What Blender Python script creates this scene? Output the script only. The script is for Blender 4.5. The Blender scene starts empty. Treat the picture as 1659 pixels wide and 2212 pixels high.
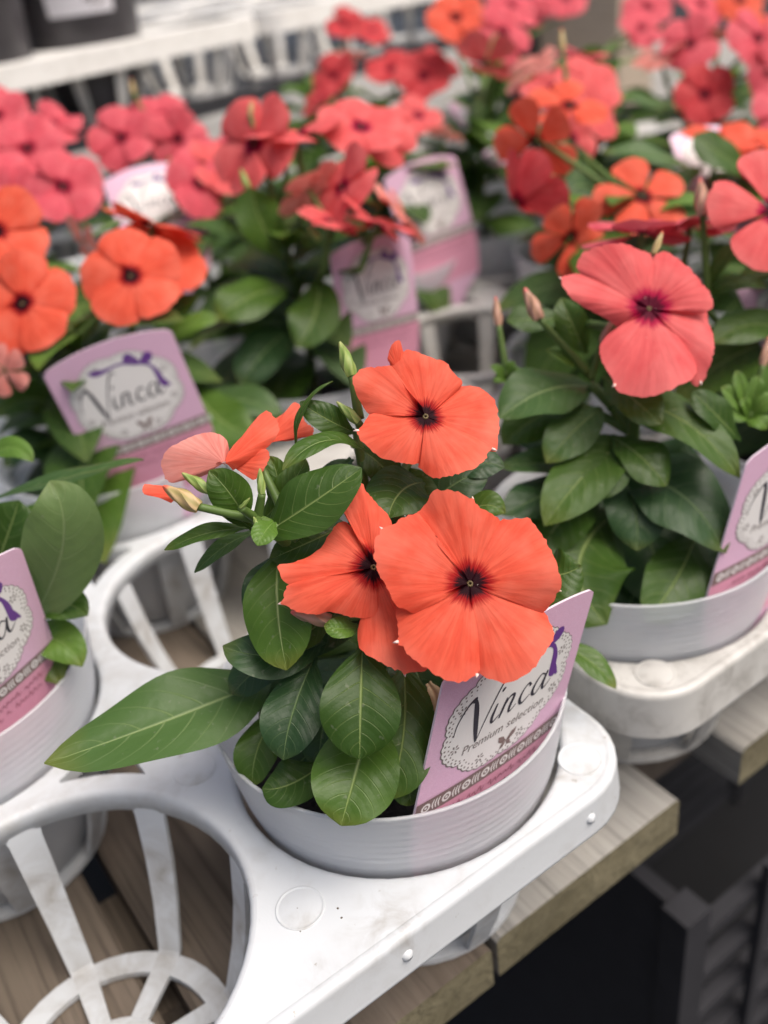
import bpy, bmesh, math, random
from math import sin, cos, pi, radians, sqrt, atan2
from mathutils import Vector, Matrix, geometry
random.seed(7)
scene = bpy.context.scene
COL = scene.collection

# ------------------------------------------------------------------ camera
CAM = Vector((-0.098803, -0.168635, 0.196444))
RC = (Matrix.Rotation(-0.5551648, 3, 'Z') @ Matrix.Rotation(1.0145631, 3, 'X') @ Matrix.Rotation(-0.1286217, 3, 'Z'))
FPX, PW, PH = 2053.717, 1659.0, 2212.0
cd = bpy.data.cameras.new('camera')
cam = bpy.data.objects.new('camera', cd); COL.objects.link(cam)
cam.matrix_world = Matrix.Translation(CAM) @ RC.to_4x4()
cd.sensor_fit = 'VERTICAL'; cd.sensor_height = 36.0; cd.lens = FPX / PH * 36.0
cd.clip_start = 0.01; cd.clip_end = 60
cd.dof.use_dof = True; cd.dof.focus_distance = 0.214; cd.dof.aperture_fstop = 8.5
cd.dof.aperture_blades = 0
scene.camera = cam

# ------------------------------------------------------------------ light
w = bpy.data.worlds.new('World'); scene.world = w; w.use_nodes = True
wn = w.node_tree; bgn = wn.nodes['Background']
sky = wn.nodes.new('ShaderNodeTexSky'); sky.sky_type = 'NISHITA'; sky.sun_disc = False
SUN_EL, SUN_AZ = radians(63), radians(146)      # azimuth from +Y, clockwise
sky.sun_elevation = SUN_EL; sky.sun_rotation = SUN_AZ
sky.air_density = 1.0; sky.dust_density = 8.0; sky.ozone_density = 0.3
wn.links.new(sky.outputs[0], bgn.inputs[0]); bgn.inputs[1].default_value = 0.105
sd = bpy.data.lights.new('sun', 'SUN'); sd.energy = 1.5; sd.angle = radians(42); sd.color = (1, 0.99, 0.975)
sun = bpy.data.objects.new('sun', sd); COL.objects.link(sun)
sdir = Vector((sin(SUN_AZ) * cos(SUN_EL), cos(SUN_AZ) * cos(SUN_EL), sin(SUN_EL)))
sun.rotation_euler = (-sdir).to_track_quat('-Z', 'Y').to_euler()
vs = scene.view_settings
vs.view_transform = 'Standard'; vs.look = 'None'; vs.exposure = 0.50; vs.gamma = 1.0; vs.use_curve_mapping = False

# ------------------------------------------------------------------ helpers
def ray(u, v):
    return RC @ Vector(((u - PW / 2) / FPX, -(v - PH / 2) / FPX, -1.0))
def at(u, v, dep):                       # a point on the view ray, dep metres along the optical axis
    return CAM + ray(u, v) * dep
def cdir(x, y, z):                       # direction given as right / up / towards camera
    return (RC @ Vector((x, y, z))).normalized()
def on_plane(u, v, c, n):
    d = ray(u, v); t = (c - CAM).dot(n) / d.dot(n)
    return CAM + d * t

class MB:
    def __init__(s): s.v = []; s.f = []; s.m = []; s.uv = {}
    def add(s, vs, fs, m=0, uvs=None):
        b = len(s.v); s.v += [Vector(p) for p in vs]
        for f in fs: s.f.append([i + b for i in f]); s.m.append(m)
        if uvs:
            for i, u in enumerate(uvs): s.uv[b + i] = u
    def box(s, x0, x1, y0, y1, z0, z1, m=0):
        s.add([(x0,y0,z0),(x1,y0,z0),(x1,y1,z0),(x0,y1,z0),(x0,y0,z1),(x1,y0,z1),(x1,y1,z1),(x0,y1,z1)],
              [(0,3,2,1),(4,5,6,7),(0,1,5,4),(1,2,6,5),(2,3,7,6),(3,0,4,7)], m)
    def tube(s, pts, rad, n=8, m=0, cap=True):
        pts = [Vector(p) for p in pts]; rs = rad if isinstance(rad, (list, tuple)) else [rad] * len(pts)
        vs = []; fs = []; up = None
        for i, p in enumerate(pts):
            t = (pts[min(i+1, len(pts)-1)] - pts[max(i-1, 0)]).normalized()
            if up is None: up = t.orthogonal().normalized()
            up = (up - t * up.dot(t)).normalized(); sd_ = t.cross(up)
            for k in range(n):
                a = 2 * pi * k / n; vs.append(p + (up * cos(a) + sd_ * sin(a)) * rs[i])
        for i in range(len(pts) - 1):
            for k in range(n): fs.append((i*n+k, i*n+(k+1) % n, (i+1)*n+(k+1) % n, (i+1)*n+k))
        if cap: fs.append(tuple(range(n))[::-1]); fs.append(tuple((len(pts)-1)*n+k for k in range(n)))
        s.add(vs, fs, m)
    def lathe(s, prof, n=64, m=0, z0=0, close=False):
        vs = []; fs = []; L = len(prof)
        for k in range(n):
            a = 2 * pi * k / n
            for (r, z) in prof: vs.append((r * cos(a), r * sin(a), z + z0))
        for k in range(n):
            k2 = (k + 1) % n
            for i in range(L if close else L - 1):
                j = (i + 1) % L
                fs.append((k*L+i, k2*L+i, k2*L+j, k*L+j))
        s.add(vs, fs, m)
    def mesh(s, name, mats, smooth=True):
        me = bpy.data.meshes.new(name); me.from_pydata([tuple(p) for p in s.v], [], s.f)
        for mm in (mats if isinstance(mats, (list, tuple)) else [mats]): me.materials.append(mm)
        for p, mi in zip(me.polygons, s.m): p.material_index = mi; p.use_smooth = smooth
        if s.uv:
            uvl = me.uv_layers.new(name='UVMap')
            for lp in me.loops: uvl.data[lp.index].uv = s.uv.get(lp.vertex_index, (0, 0))
        me.validate(); me.update(); return me
    def obj(s, name, mats, parent=None, smooth=True, sharp=None):
        me = s.mesh(name, mats, smooth)
        if sharp:
            b = bmesh.new(); b.from_mesh(me)
            for e in b.edges:
                if len(e.link_faces) == 2 and e.calc_face_angle(0) > radians(sharp): e.smooth = False
            b.to_mesh(me); b.free()
        return link(name, me, parent)
def link(name, data, parent=None):
    o = bpy.data.objects.new(name, data); COL.objects.link(o)
    if parent is not None: o.parent = parent
    return o
def empty(name, loc=(0, 0, 0), rz=0):
    o = link(name, None); o.location = loc; o.rotation_euler = (0, 0, rz); o.empty_display_size = 0.02; return o
def tag(o, label, cat=None, group=None):
    o['label'] = label
    if cat: o['category'] = cat
    if group: o['group'] = group
    return o
def copy_tree(o, parent=None):
    c = o.copy(); COL.objects.link(c); c.parent = parent
    for ch in list(o.children): copy_tree(ch, c)
    return c

# ------------------------------------------------------------------ materials
class N:
    def __init__(s, name):
        s.m = bpy.data.materials.new(name); s.m.use_nodes = True; s.t = s.m.node_tree
        s.b = s.t.nodes['Principled BSDF']; s.out = s.t.nodes['Material Output']
    def new(s, k, **kw):
        n = s.t.nodes.new('ShaderNode' + k)
        for a, v in kw.items():
            setattr(n, a, v)
        return n
    def l(s, a, b): s.t.links.new(a, b)
    def val(s, inp, v):
        if hasattr(v, 'is_output') or hasattr(v, 'links'): s.l(v, inp)
        else: inp.default_value = v
    def math(s, op, a, b=0.0, c=0.0, clamp=False):
        n = s.new('Math', operation=op); n.use_clamp = clamp
        for i, v in enumerate((a, b, c)): s.val(n.inputs[i], v)
        return n.outputs[0]
    def ramp(s, fac, stops, interp='LINEAR'):
        n = s.new('ValToRGB'); cr = n.color_ramp; cr.interpolation = interp
        while len(cr.elements) < len(stops): cr.elements.new(0.5)
        for e, (p, c) in zip(cr.elements, stops): e.position = p; e.color = (*c, 1) if len(c) == 3 else c
        s.val(n.inputs[0], fac); return n.outputs[0]
    def mix(s, fac, a, b, mode='MIX'):
        n = s.new('Mix', data_type='RGBA', blend_type=mode)
        s.val(n.inputs[0], fac)
        for i, v in ((6, a), (7, b)):
            if isinstance(v, (tuple, list)): n.inputs[i].default_value = (*v, 1) if len(v) == 3 else v
            else: s.l(v, n.inputs[i])
        return n.outputs[2]
    def noise(s, scale, detail=3, vec=None, rough=0.5, dist=0.0):
        n = s.new('TexNoise'); n.inputs['Scale'].default_value = scale; n.inputs['Detail'].default_value = detail
        n.inputs['Roughness'].default_value = rough; n.inputs['Distortion'].default_value = dist
        s.l(vec if vec is not None else s.coord('Object'), n.inputs['Vector']); return n.outputs['Fac']
    def coord(s, k='Object'):
        if not hasattr(s, 'tc'): s.tc = s.new('TexCoord')
        return s.tc.outputs[k]
    def mapv(s, vec, scale=(1, 1, 1), rot=(0, 0, 0)):
        n = s.new('Mapping'); n.inputs['Scale'].default_value = scale; n.inputs['Rotation'].default_value = rot
        s.l(vec, n.inputs['Vector']); return n.outputs[0]
    def bump(s, h, strength=0.3, dist=0.001):
        n = s.new('Bump'); n.inputs['Strength'].default_value = strength; n.inputs['Distance'].default_value = dist
        s.l(h, n.inputs['Height']); s.l(n.outputs[0], s.b.inputs['Normal']); return n.outputs[0]
    def col(s, c): s.val(s.b.inputs['Base Color'], c if not isinstance(c, tuple) else (*c, 1))
    def rough(s, r): s.val(s.b.inputs['Roughness'], r)
    def translucent(s, color, fac, normal=None):
        tr = s.new('BsdfTranslucent'); s.val(tr.inputs['Color'], color if not isinstance(color, tuple) else (*color, 1))
        mx = s.new('MixShader'); s.val(mx.inputs[0], fac); s.l(s.b.outputs[0], mx.inputs[1]); s.l(tr.outputs[0], mx.inputs[2])
        s.l(mx.outputs[0], s.out.inputs['Surface'])
        return mx

M = {}
def plain(name, color, rough=0.5, noise=0.0, nscale=60, spec=0.5):
    m = N(name); m.rough(rough); m.b.inputs['Specular IOR Level'].default_value = spec
    if noise:
        f = m.noise(nscale, 4)
        m.col(m.mix(f, tuple(c * (1 - noise) for c in color), tuple(min(1, c * (1 + noise)) for c in color)))
    else: m.col(color)
    M[name] = m.m; return m

# white tray plastic: scuffed, a little dirt
def tray_mat(name, base, dirt, amount, seed):
    m = N(name); oc = m.coord('Object')
    v = m.mapv(oc, (1, 1, 1), (0.1 * seed, 0.3, 0.7 * seed))
    big = m.noise(30, 5, v, 0.6); fine = m.noise(210, 4, v, 0.7); mid = m.noise(110, 4, v, 0.65, 0.6)
    d = m.math('MULTIPLY', m.ramp(big, [(0.42, (0, 0, 0)), (0.72, (1, 1, 1))]), m.ramp(mid, [(0.4, (0, 0, 0)), (0.7, (1, 1, 1))]))
    spots = m.ramp(fine, [(0.67, (0, 0, 0)), (0.74, (1, 1, 1))])
    f = m.math('MULTIPLY', m.math('ADD', d, m.math('MULTIPLY', spots, 0.9)), amount, clamp=True)
    m.col(m.mix(f, base, dirt)); m.rough(m.math('ADD', m.math('MULTIPLY', mid, 0.2), 0.28))
    m.b.inputs['Subsurface Weight'].default_value = 0.0
    h = m.math('ADD', fine, m.math('MULTIPLY', mid, 1.5)); m.bump(h, 0.12, 0.0004)
    M[name] = m.m
tray_mat('tray_white', (0.60, 0.625, 0.645), (0.31, 0.285, 0.25), 0.9, 1)
tray_mat('tray_dusty', (0.80, 0.785, 0.75), (0.45, 0.42, 0.37), 0.7, 3)
tray_mat('tray_grimy', (0.56, 0.55, 0.52), (0.24, 0.225, 0.20), 1.5, 2)

# translucent pot plastic
m = N('pot_plastic'); m.col((0.93, 0.95, 0.97)); m.rough(0.36)
gn = m.noise(90, 4, m.mapv(m.coord('Object'), (1, 1, 14))); m.bump(gn, 0.22, 0.0006)
tr = m.new('BsdfTranslucent'); tr.inputs[0].default_value = (0.96, 0.97, 0.98, 1)
rf = m.new('BsdfRefraction'); rf.inputs['Color'].default_value = (0.93, 0.94, 0.96, 1); rf.inputs['Roughness'].default_value = 0.08; rf.inputs['IOR'].default_value = 1.03
mx1 = m.new('MixShader'); mx1.inputs[0].default_value = 0.76; m.l(tr.outputs[0], mx1.inputs[1]); m.l(rf.outputs[0], mx1.inputs[2])
mx2 = m.new('MixShader'); mx2.inputs[0].default_value = 0.57; m.l(m.b.outputs[0], mx2.inputs[1]); m.l(mx1.outputs[0], mx2.inputs[2])
m.l(mx2.outputs[0], m.out.inputs['Surface']); M['pot_plastic'] = m.m

m = plain('soil', (0.010, 0.0075, 0.006), 0.95, 0.6, 260); m.bump(m.noise(330, 5), 1.0, 0.004)
plain('perlite', (0.6, 0.57, 0.5), 0.9)

# leaves: UV (across, along); pale midrib and curved side veins
def leaf_mat(name, dark, light, vein, tl):
    m = N(name); uv = m.coord('UV'); sp = m.new('SeparateXYZ'); m.l(uv, sp.inputs[0])
    u, v = sp.outputs[0], sp.outputs[1]
    sgn = m.math('SUBTRACT', m.math('MULTIPLY', u, 2.0), 1.0); s_ = m.math('ABSOLUTE', sgn)
    oi = m.new('ObjectInfo'); rnd = oi.outputs['Random']
    nz = m.noise(70, 4); nb = m.noise(24, 3)
    mw = m.math('SUBTRACT', 0.070, m.math('MULTIPLY', v, 0.048))
    mid = m.math('SUBTRACT', 1.0, m.math('SMOOTH_MIN', m.math('DIVIDE', s_, mw), 1.0, 0.25), clamp=True)
    q = m.math('SUBTRACT', v, m.math('MULTIPLY', m.math('POWER', s_, 1.35), 0.26))
    q = m.math('ADD', q, m.math('MULTIPLY', nb, 0.035))
    q = m.math('ADD', q, m.math('MULTIPLY', m.math('GREATER_THAN', sgn, 0.0), 0.04))
    fr = m.math('FRACT', m.math('MULTIPLY', q, 7.5))
    lv = m.math('SUBTRACT', 1.0, m.math('MULTIPLY', m.math('ABSOLUTE', m.math('SUBTRACT', fr, 0.5)), 16.0), clamp=True)
    lv = m.math('MULTIPLY', lv, m.math('SUBTRACT', 1.0, m.math('MULTIPLY', m.math('POWER', s_, 2.0), 0.9)))
    lv = m.math('MULTIPLY', lv, m.math('MULTIPLY', nz, 0.62))
    veins = m.math('MAXIMUM', mid, lv, clamp=True)
    base = m.mix(m.math('ADD', m.math('MULTIPLY', rnd, 0.65), m.math('MULTIPLY', nz, 0.35)), dark, light)
    base = m.mix(m.math('MULTIPLY', m.ramp(nb, [(0.5, (0, 0, 0)), (0.75, (1, 1, 1))]), 0.35), base, tuple(c * 1.5 for c in light))
    tipf = m.math('MULTIPLY', m.ramp(m.math('ADD', v, m.math('MULTIPLY', m.math('SUBTRACT', nb, .5), .25)), [(0.84, (0, 0, 0)), (1.0, (1, 1, 1))]), m.math('MULTIPLY', rnd, 0.75))
    base = m.mix(tipf, base, (0.15, 0.16, 0.025))
    speck = m.noise(520, 2); base = m.mix(m.math('MULTIPLY', m.ramp(speck, [(0.68, (0, 0, 0)), (0.74, (1, 1, 1))]), 0.35), base, (0.20, 0.22, 0.15))
    c = m.mix(m.math('MULTIPLY', veins, 0.9), base, vein)
    m.col(c); m.rough(m.math('ADD', 0.33, m.math('MULTIPLY', nz, 0.2)))
    m.b.inputs['Specular IOR Level'].default_value = 0.32
    hgt = m.math('ADD', m.math('MULTIPLY', veins, -1.0), m.math('MULTIPLY', m.math('ABSOLUTE', m.math('SUBTRACT', fr, 0.5)), -0.5))
    hgt = m.math('ADD', hgt, m.math('MULTIPLY', m.noise(420, 3), 0.5))
    m.bump(hgt, 0.38, 0.0008)
    m.translucent(m.mix(0.5, c, (0.10, 0.22, 0.02)), tl)
    M[name] = m.m
leaf_mat('leaf', (0.024, 0.060, 0.008), (0.066, 0.132, 0.015), (0.28, 0.36, 0.12), 0.2)
leaf_mat('leaf_grey', (0.036, 0.078, 0.019), (0.066, 0.130, 0.030), (0.27, 0.35, 0.14), 0.14)
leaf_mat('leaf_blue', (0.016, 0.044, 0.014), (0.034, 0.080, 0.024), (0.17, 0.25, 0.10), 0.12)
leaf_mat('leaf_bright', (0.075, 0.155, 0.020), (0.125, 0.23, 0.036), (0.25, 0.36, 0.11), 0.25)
leaf_mat('leaf_under', (0.11, 0.18, 0.06), (0.17, 0.25, 0.085), (0.26, 0.34, 0.15), 0.25)

# petals: UV (angle, radius)
def petal_mat(name, base, deep, pale, eye, halo):
    m = N(name); uv = m.coord('UV'); sp = m.new('SeparateXYZ'); m.l(uv, sp.inputs[0])
    r = sp.outputs[1]
    cmb = m.new('CombineXYZ'); m.l(m.math('MULTIPLY', sp.outputs[0], 26.0), cmb.inputs[0]); m.l(m.math('MULTIPLY', r, 1.1), cmb.inputs[1])
    st = m.noise(1.6, 4, cmb.outputs[0], 0.6, 0.25)
    cm2 = m.new('CombineXYZ'); m.l(m.math('MULTIPLY', sp.outputs[0], 95.0), cm2.inputs[0]); m.l(m.math('MULTIPLY', r, 2.5), cm2.inputs[1])
    st2 = m.noise(1.0, 2, cm2.outputs[0], 0.5, 0.4)
    nb = m.noise(95, 4)
    c = m.mix(m.ramp(st, [(0.36, (0, 0, 0)), (0.62, (1, 1, 1))]), deep, base)
    c = m.mix(m.math('MULTIPLY', m.ramp(st2, [(0.48, (0, 0, 0)), (0.62, (1, 1, 1))]), 0.42), c, tuple(k * .85 for k in deep))
    c = m.mix(m.math('MULTIPLY', m.ramp(nb, [(0.45, (0, 0, 0)), (0.8, (1, 1, 1))]), 0.5), c, pale)
    c = m.mix(m.math('MULTIPLY', m.ramp(r, [(0.75, (0, 0, 0)), (1.0, (1, 1, 1))]), 0.25), c, pale)
    rj = m.math('ADD', r, m.math('MULTIPLY', m.math('SUBTRACT', st, 0.5), 0.14))
    rj = m.math('ADD', rj, m.math('MULTIPLY', m.math('SUBTRACT', st2, 0.5), 0.16))
    c = m.mix(m.ramp(rj, [(0.19, (1, 1, 1)), (0.265, (0, 0, 0))]), c, halo)
    c = m.mix(m.ramp(rj, [(0.125, (1, 1, 1)), (0.175, (0, 0, 0))]), c, eye)
    pol = m.noise(900, 1); sp_ = m.math('MULTIPLY', m.ramp(pol, [(0.79, (0, 0, 0)), (0.81, (1, 1, 1))]), m.ramp(r, [(0.16, (1, 1, 1)), (0.42, (0, 0, 0))]))
    c = m.mix(m.math('MULTIPLY', sp_, 0.6), c, (0.9, 0.75, 0.68))
    m.col(c); m.rough(0.58); m.b.inputs['Specular IOR Level'].default_value = 0.14
    h = m.math('ADD', m.math('MULTIPLY', st, 1.0), m.math('MULTIPLY', st2, 0.5)); m.bump(h, 0.30, 0.0006)
    m.translucent(c, 0.28); M[name] = m.m
petal_mat('petal_orange', (0.84, 0.128, 0.070), (0.75, 0.085, 0.044), (0.88, 0.26, 0.18), (0.022, 0.001, 0.005), (0.40, 0.010, 0.010))
petal_mat('petal_coral', (0.80, 0.135, 0.135), (0.70, 0.090, 0.095), (0.86, 0.27, 0.25), (0.10, 0.001, 0.018), (0.46, 0.005, 0.055))
petal_mat('petal_rose', (0.76, 0.120, 0.155), (0.64, 0.075, 0.105), (0.82, 0.24, 0.26), (0.10, 0.002, 0.018), (0.42, 0.010, 0.04))
petal_mat('petal_red', (0.72, 0.075, 0.085), (0.58, 0.042, 0.050), (0.80, 0.19, 0.18), (0.14, 0.002, 0.018), (0.40, 0.008, 0.03))
petal_mat('petal_back', (0.80, 0.30, 0.25), (0.72, 0.21, 0.17), (0.85, 0.46, 0.40), (0.5, 0.2, 0.15), (0.7, 0.3, 0.25))

def stem_mat(name, a, b):
    m = N(name); m.col(m.mix(m.noise(120, 3), a, b)); m.rough(0.5); m.translucent(b, 0.12); M[name] = m.m
stem_mat('stem', (0.07, 0.13, 0.025), (0.14, 0.22, 0.05))
stem_mat('throat', (0.12, 0.07, 0.03), (0.20, 0.15, 0.05))
def bud_mat(name, a, b, c):
    m = N(name); uv = m.coord('UV'); sp = m.new('SeparateXYZ'); m.l(uv, sp.inputs[0])
    tw = m.math('SINE', m.math('MULTIPLY', m.math('ADD', sp.outputs[0], m.math('MULTIPLY', sp.outputs[1], 0.35)), 2 * pi * 5))
    k = m.mix(m.math('ADD', m.math('MULTIPLY', tw, 0.5), 0.5), a, b)
    m.col(m.mix(m.ramp(sp.outputs[1], [(0.82, (0, 0, 0)), (0.93, (1, 1, 1))]), k, c)); m.rough(0.5)
    m.translucent(b, 0.2); M[name] = m.m
bud_mat('bud_green', (0.22, 0.33, 0.07), (0.36, 0.45, 0.13), (0.42, 0.45, 0.15))
bud_mat('bud_cream', (0.40, 0.33, 0.12), (0.66, 0.47, 0.24), (0.75, 0.12, 0.07))
bud_mat('bud_pink', (0.42, 0.24, 0.15), (0.62, 0.36, 0.26), (0.72, 0.16, 0.14))
plain('tip', (0.85, 0.62, 0.55), 0.6)
plain('dry_petal', (0.55, 0.42, 0.24), 0.7, 0.3, 200)

# label print
m = plain('label_pink', (0.62, 0.31, 0.50), 0.34, 0, 60)
f = m.noise(140, 5, None, 0.6); f2 = m.noise(45, 3)
c = m.mix(m.ramp(f, [(0.35, (0, 0, 0)), (0.7, (1, 1, 1))]), (0.60, 0.38, 0.52), (0.72, 0.50, 0.64))
m.col(m.mix(m.math('MULTIPLY', f2, 0.5), c, (0.66, 0.36, 0.50)))
plain('label_white', (0.74, 0.72, 0.70), 0.36, 0.05, 200)
plain('label_edge', (0.78, 0.66, 0.74), 0.4)
plain('label_rose', (0.62, 0.28, 0.38), 0.36, 0.12, 160)
plain('ink_purple', (0.13, 0.045, 0.24), 0.35, 0.25, 300)
plain('ink_dark', (0.035, 0.032, 0.045), 0.4)
plain('ink_grey', (0.20, 0.17, 0.16), 0.4)
plain('ink_brown', (0.19, 0.13, 0.12), 0.4, 0.2, 300)
plain('ink_rose', (0.33, 0.11, 0.16), 0.4)

# wood, black plastic, ground
def wood(name, a, b, c):
    m = N(name); v = m.mapv(m.coord('Object'), (34, 2.2, 34))
    g = m.noise(3.0, 6, v, 0.62, 0.8); g2 = m.noise(22, 4)
    k = m.mix(m.ramp(g, [(0.3, (0, 0, 0)), (0.7, (1, 1, 1))]), a, b)
    m.col(m.mix(m.ramp(g2, [(0.45, (0, 0, 0)), (0.7, (1, 1, 1))]), k, c)); m.rough(0.8)
    k2_ = m.noise(9, 5, m.mapv(m.coord('Object'), (60, 1.2, 60)), 0.7)
    m.col(m.mix(m.math('MULTIPLY', m.ramp(k2_, [(0.52, (0, 0, 0)), (0.66, (1, 1, 1))]), 0.7), m.mix(m.ramp(g2, [(0.45, (0, 0, 0)), (0.7, (1, 1, 1))]), k, c), tuple(q * .45 for q in a)))
    m.bump(g, 0.7, 0.002); M[name] = m.m
wood('plank_grey', (0.115, 0.088, 0.065), (0.20, 0.16, 0.125), (0.15, 0.12, 0.09))
wood('plank_pale', (0.29, 0.275, 0.25), (0.40, 0.385, 0.355), (0.34, 0.32, 0.285))
wood('plank_end', (0.15, 0.13, 0.075), (0.24, 0.21, 0.13), (0.10, 0.085, 0.045))
wood('post_beige', (0.36, 0.29, 0.22), (0.46, 0.38, 0.30), (0.40, 0.33, 0.26))
plain('black_plastic', (0.035, 0.035, 0.040), 0.34, 0.3, 80)
plain('dark_pot', (0.06, 0.055, 0.06), 0.4, 0.5, 40)
plain('pot_sticker', (0.78, 0.76, 0.80), 0.5)
plain('ground_black', (0.008, 0.008, 0.009), 0.8, 0.4, 30)

# ------------------------------------------------------------------ setting
mb = MB(); mb.add([(-30, -30, 0), (30, -30, 0), (30, 30, 0), (-30, 30, 0)], [(0, 1, 2, 3)])
o = mb.obj('ground', M['ground_black']); o.location = (0, 0, -0.72); o['kind'] = 'structure'

bench = empty('slatted_bench', (0, 0, -0.72))
tag(bench, 'weathered grey wooden slat bench carrying the plant trays', 'bench')
BZ = -0.0575
edges = [(-0.42, -0.31), (-0.30, -0.196), (-0.188, -0.0845), (-0.077, 0.0012), (0.003, 0.082), (0.1146, 0.2)]
x = 0.207
while x < 1.5: edges.append((x, x + 0.093)); x += 0.1
def plank(x0, x1, y0, y1, z0, z1, mats, parent, name='plank', wob=0.0012):
    mb = MB(); n = 14; rr = random.Random(int(x0 * 1e4) + 99)
    vs = []
    for i in range(n + 1):
        y = y0 + (y1 - y0) * i / n; a = rr.uniform(-wob, wob); b = rr.uniform(-wob, wob); c = 0.0015
        vs += [(x0 + a, y, z0), (x1 + b, y, z0), (x1 + b, y, z1 - c), (x1 + b - c, y, z1), (x0 + a + c, y, z1), (x0 + a, y, z1 - c)]
    fs = []
    for i in range(n):
        for k in range(6): fs.append((i*6+k, i*6+(k+1) % 6, i*6+6+(k+1) % 6, i*6+6+k))
    mb.add(vs, fs, 0); mb.f.append([0, 5, 4, 3, 2, 1]); mb.m.append(1); mb.f.append([n*6+k for k in range(6)]); mb.m.append(1)
    return mb.obj(name, mats, parent, smooth=False)
for i, (a, b) in enumerate(edges):
    o = plank(a, b, -0.0355 + random.uniform(-.001, .001), 1.6, BZ - 0.0175 + 0.72, BZ + 0.72, [M['plank_grey'] if a < -.08 or i in (3,) else M['plank_pale'], M['plank_end']], bench)
for yy in (0.02, 0.55, 1.1):
    mb = MB(); mb.box(-0.45, 1.55, yy, yy + 0.05, BZ - 0.08 + 0.72, BZ - 0.0178 + 0.72); mb.obj('beam', M['plank_grey'], bench, smooth=False)
for xx in (-0.40, 1.45):
    for yy in (0.02, 1.1):
        mb = MB(); mb.box(xx, xx + 0.05, yy + 0.001, yy + 0.049, 0, BZ - 0.0802 + 0.72); mb.obj('leg', M['plank_grey'], bench, smooth=False)

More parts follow.
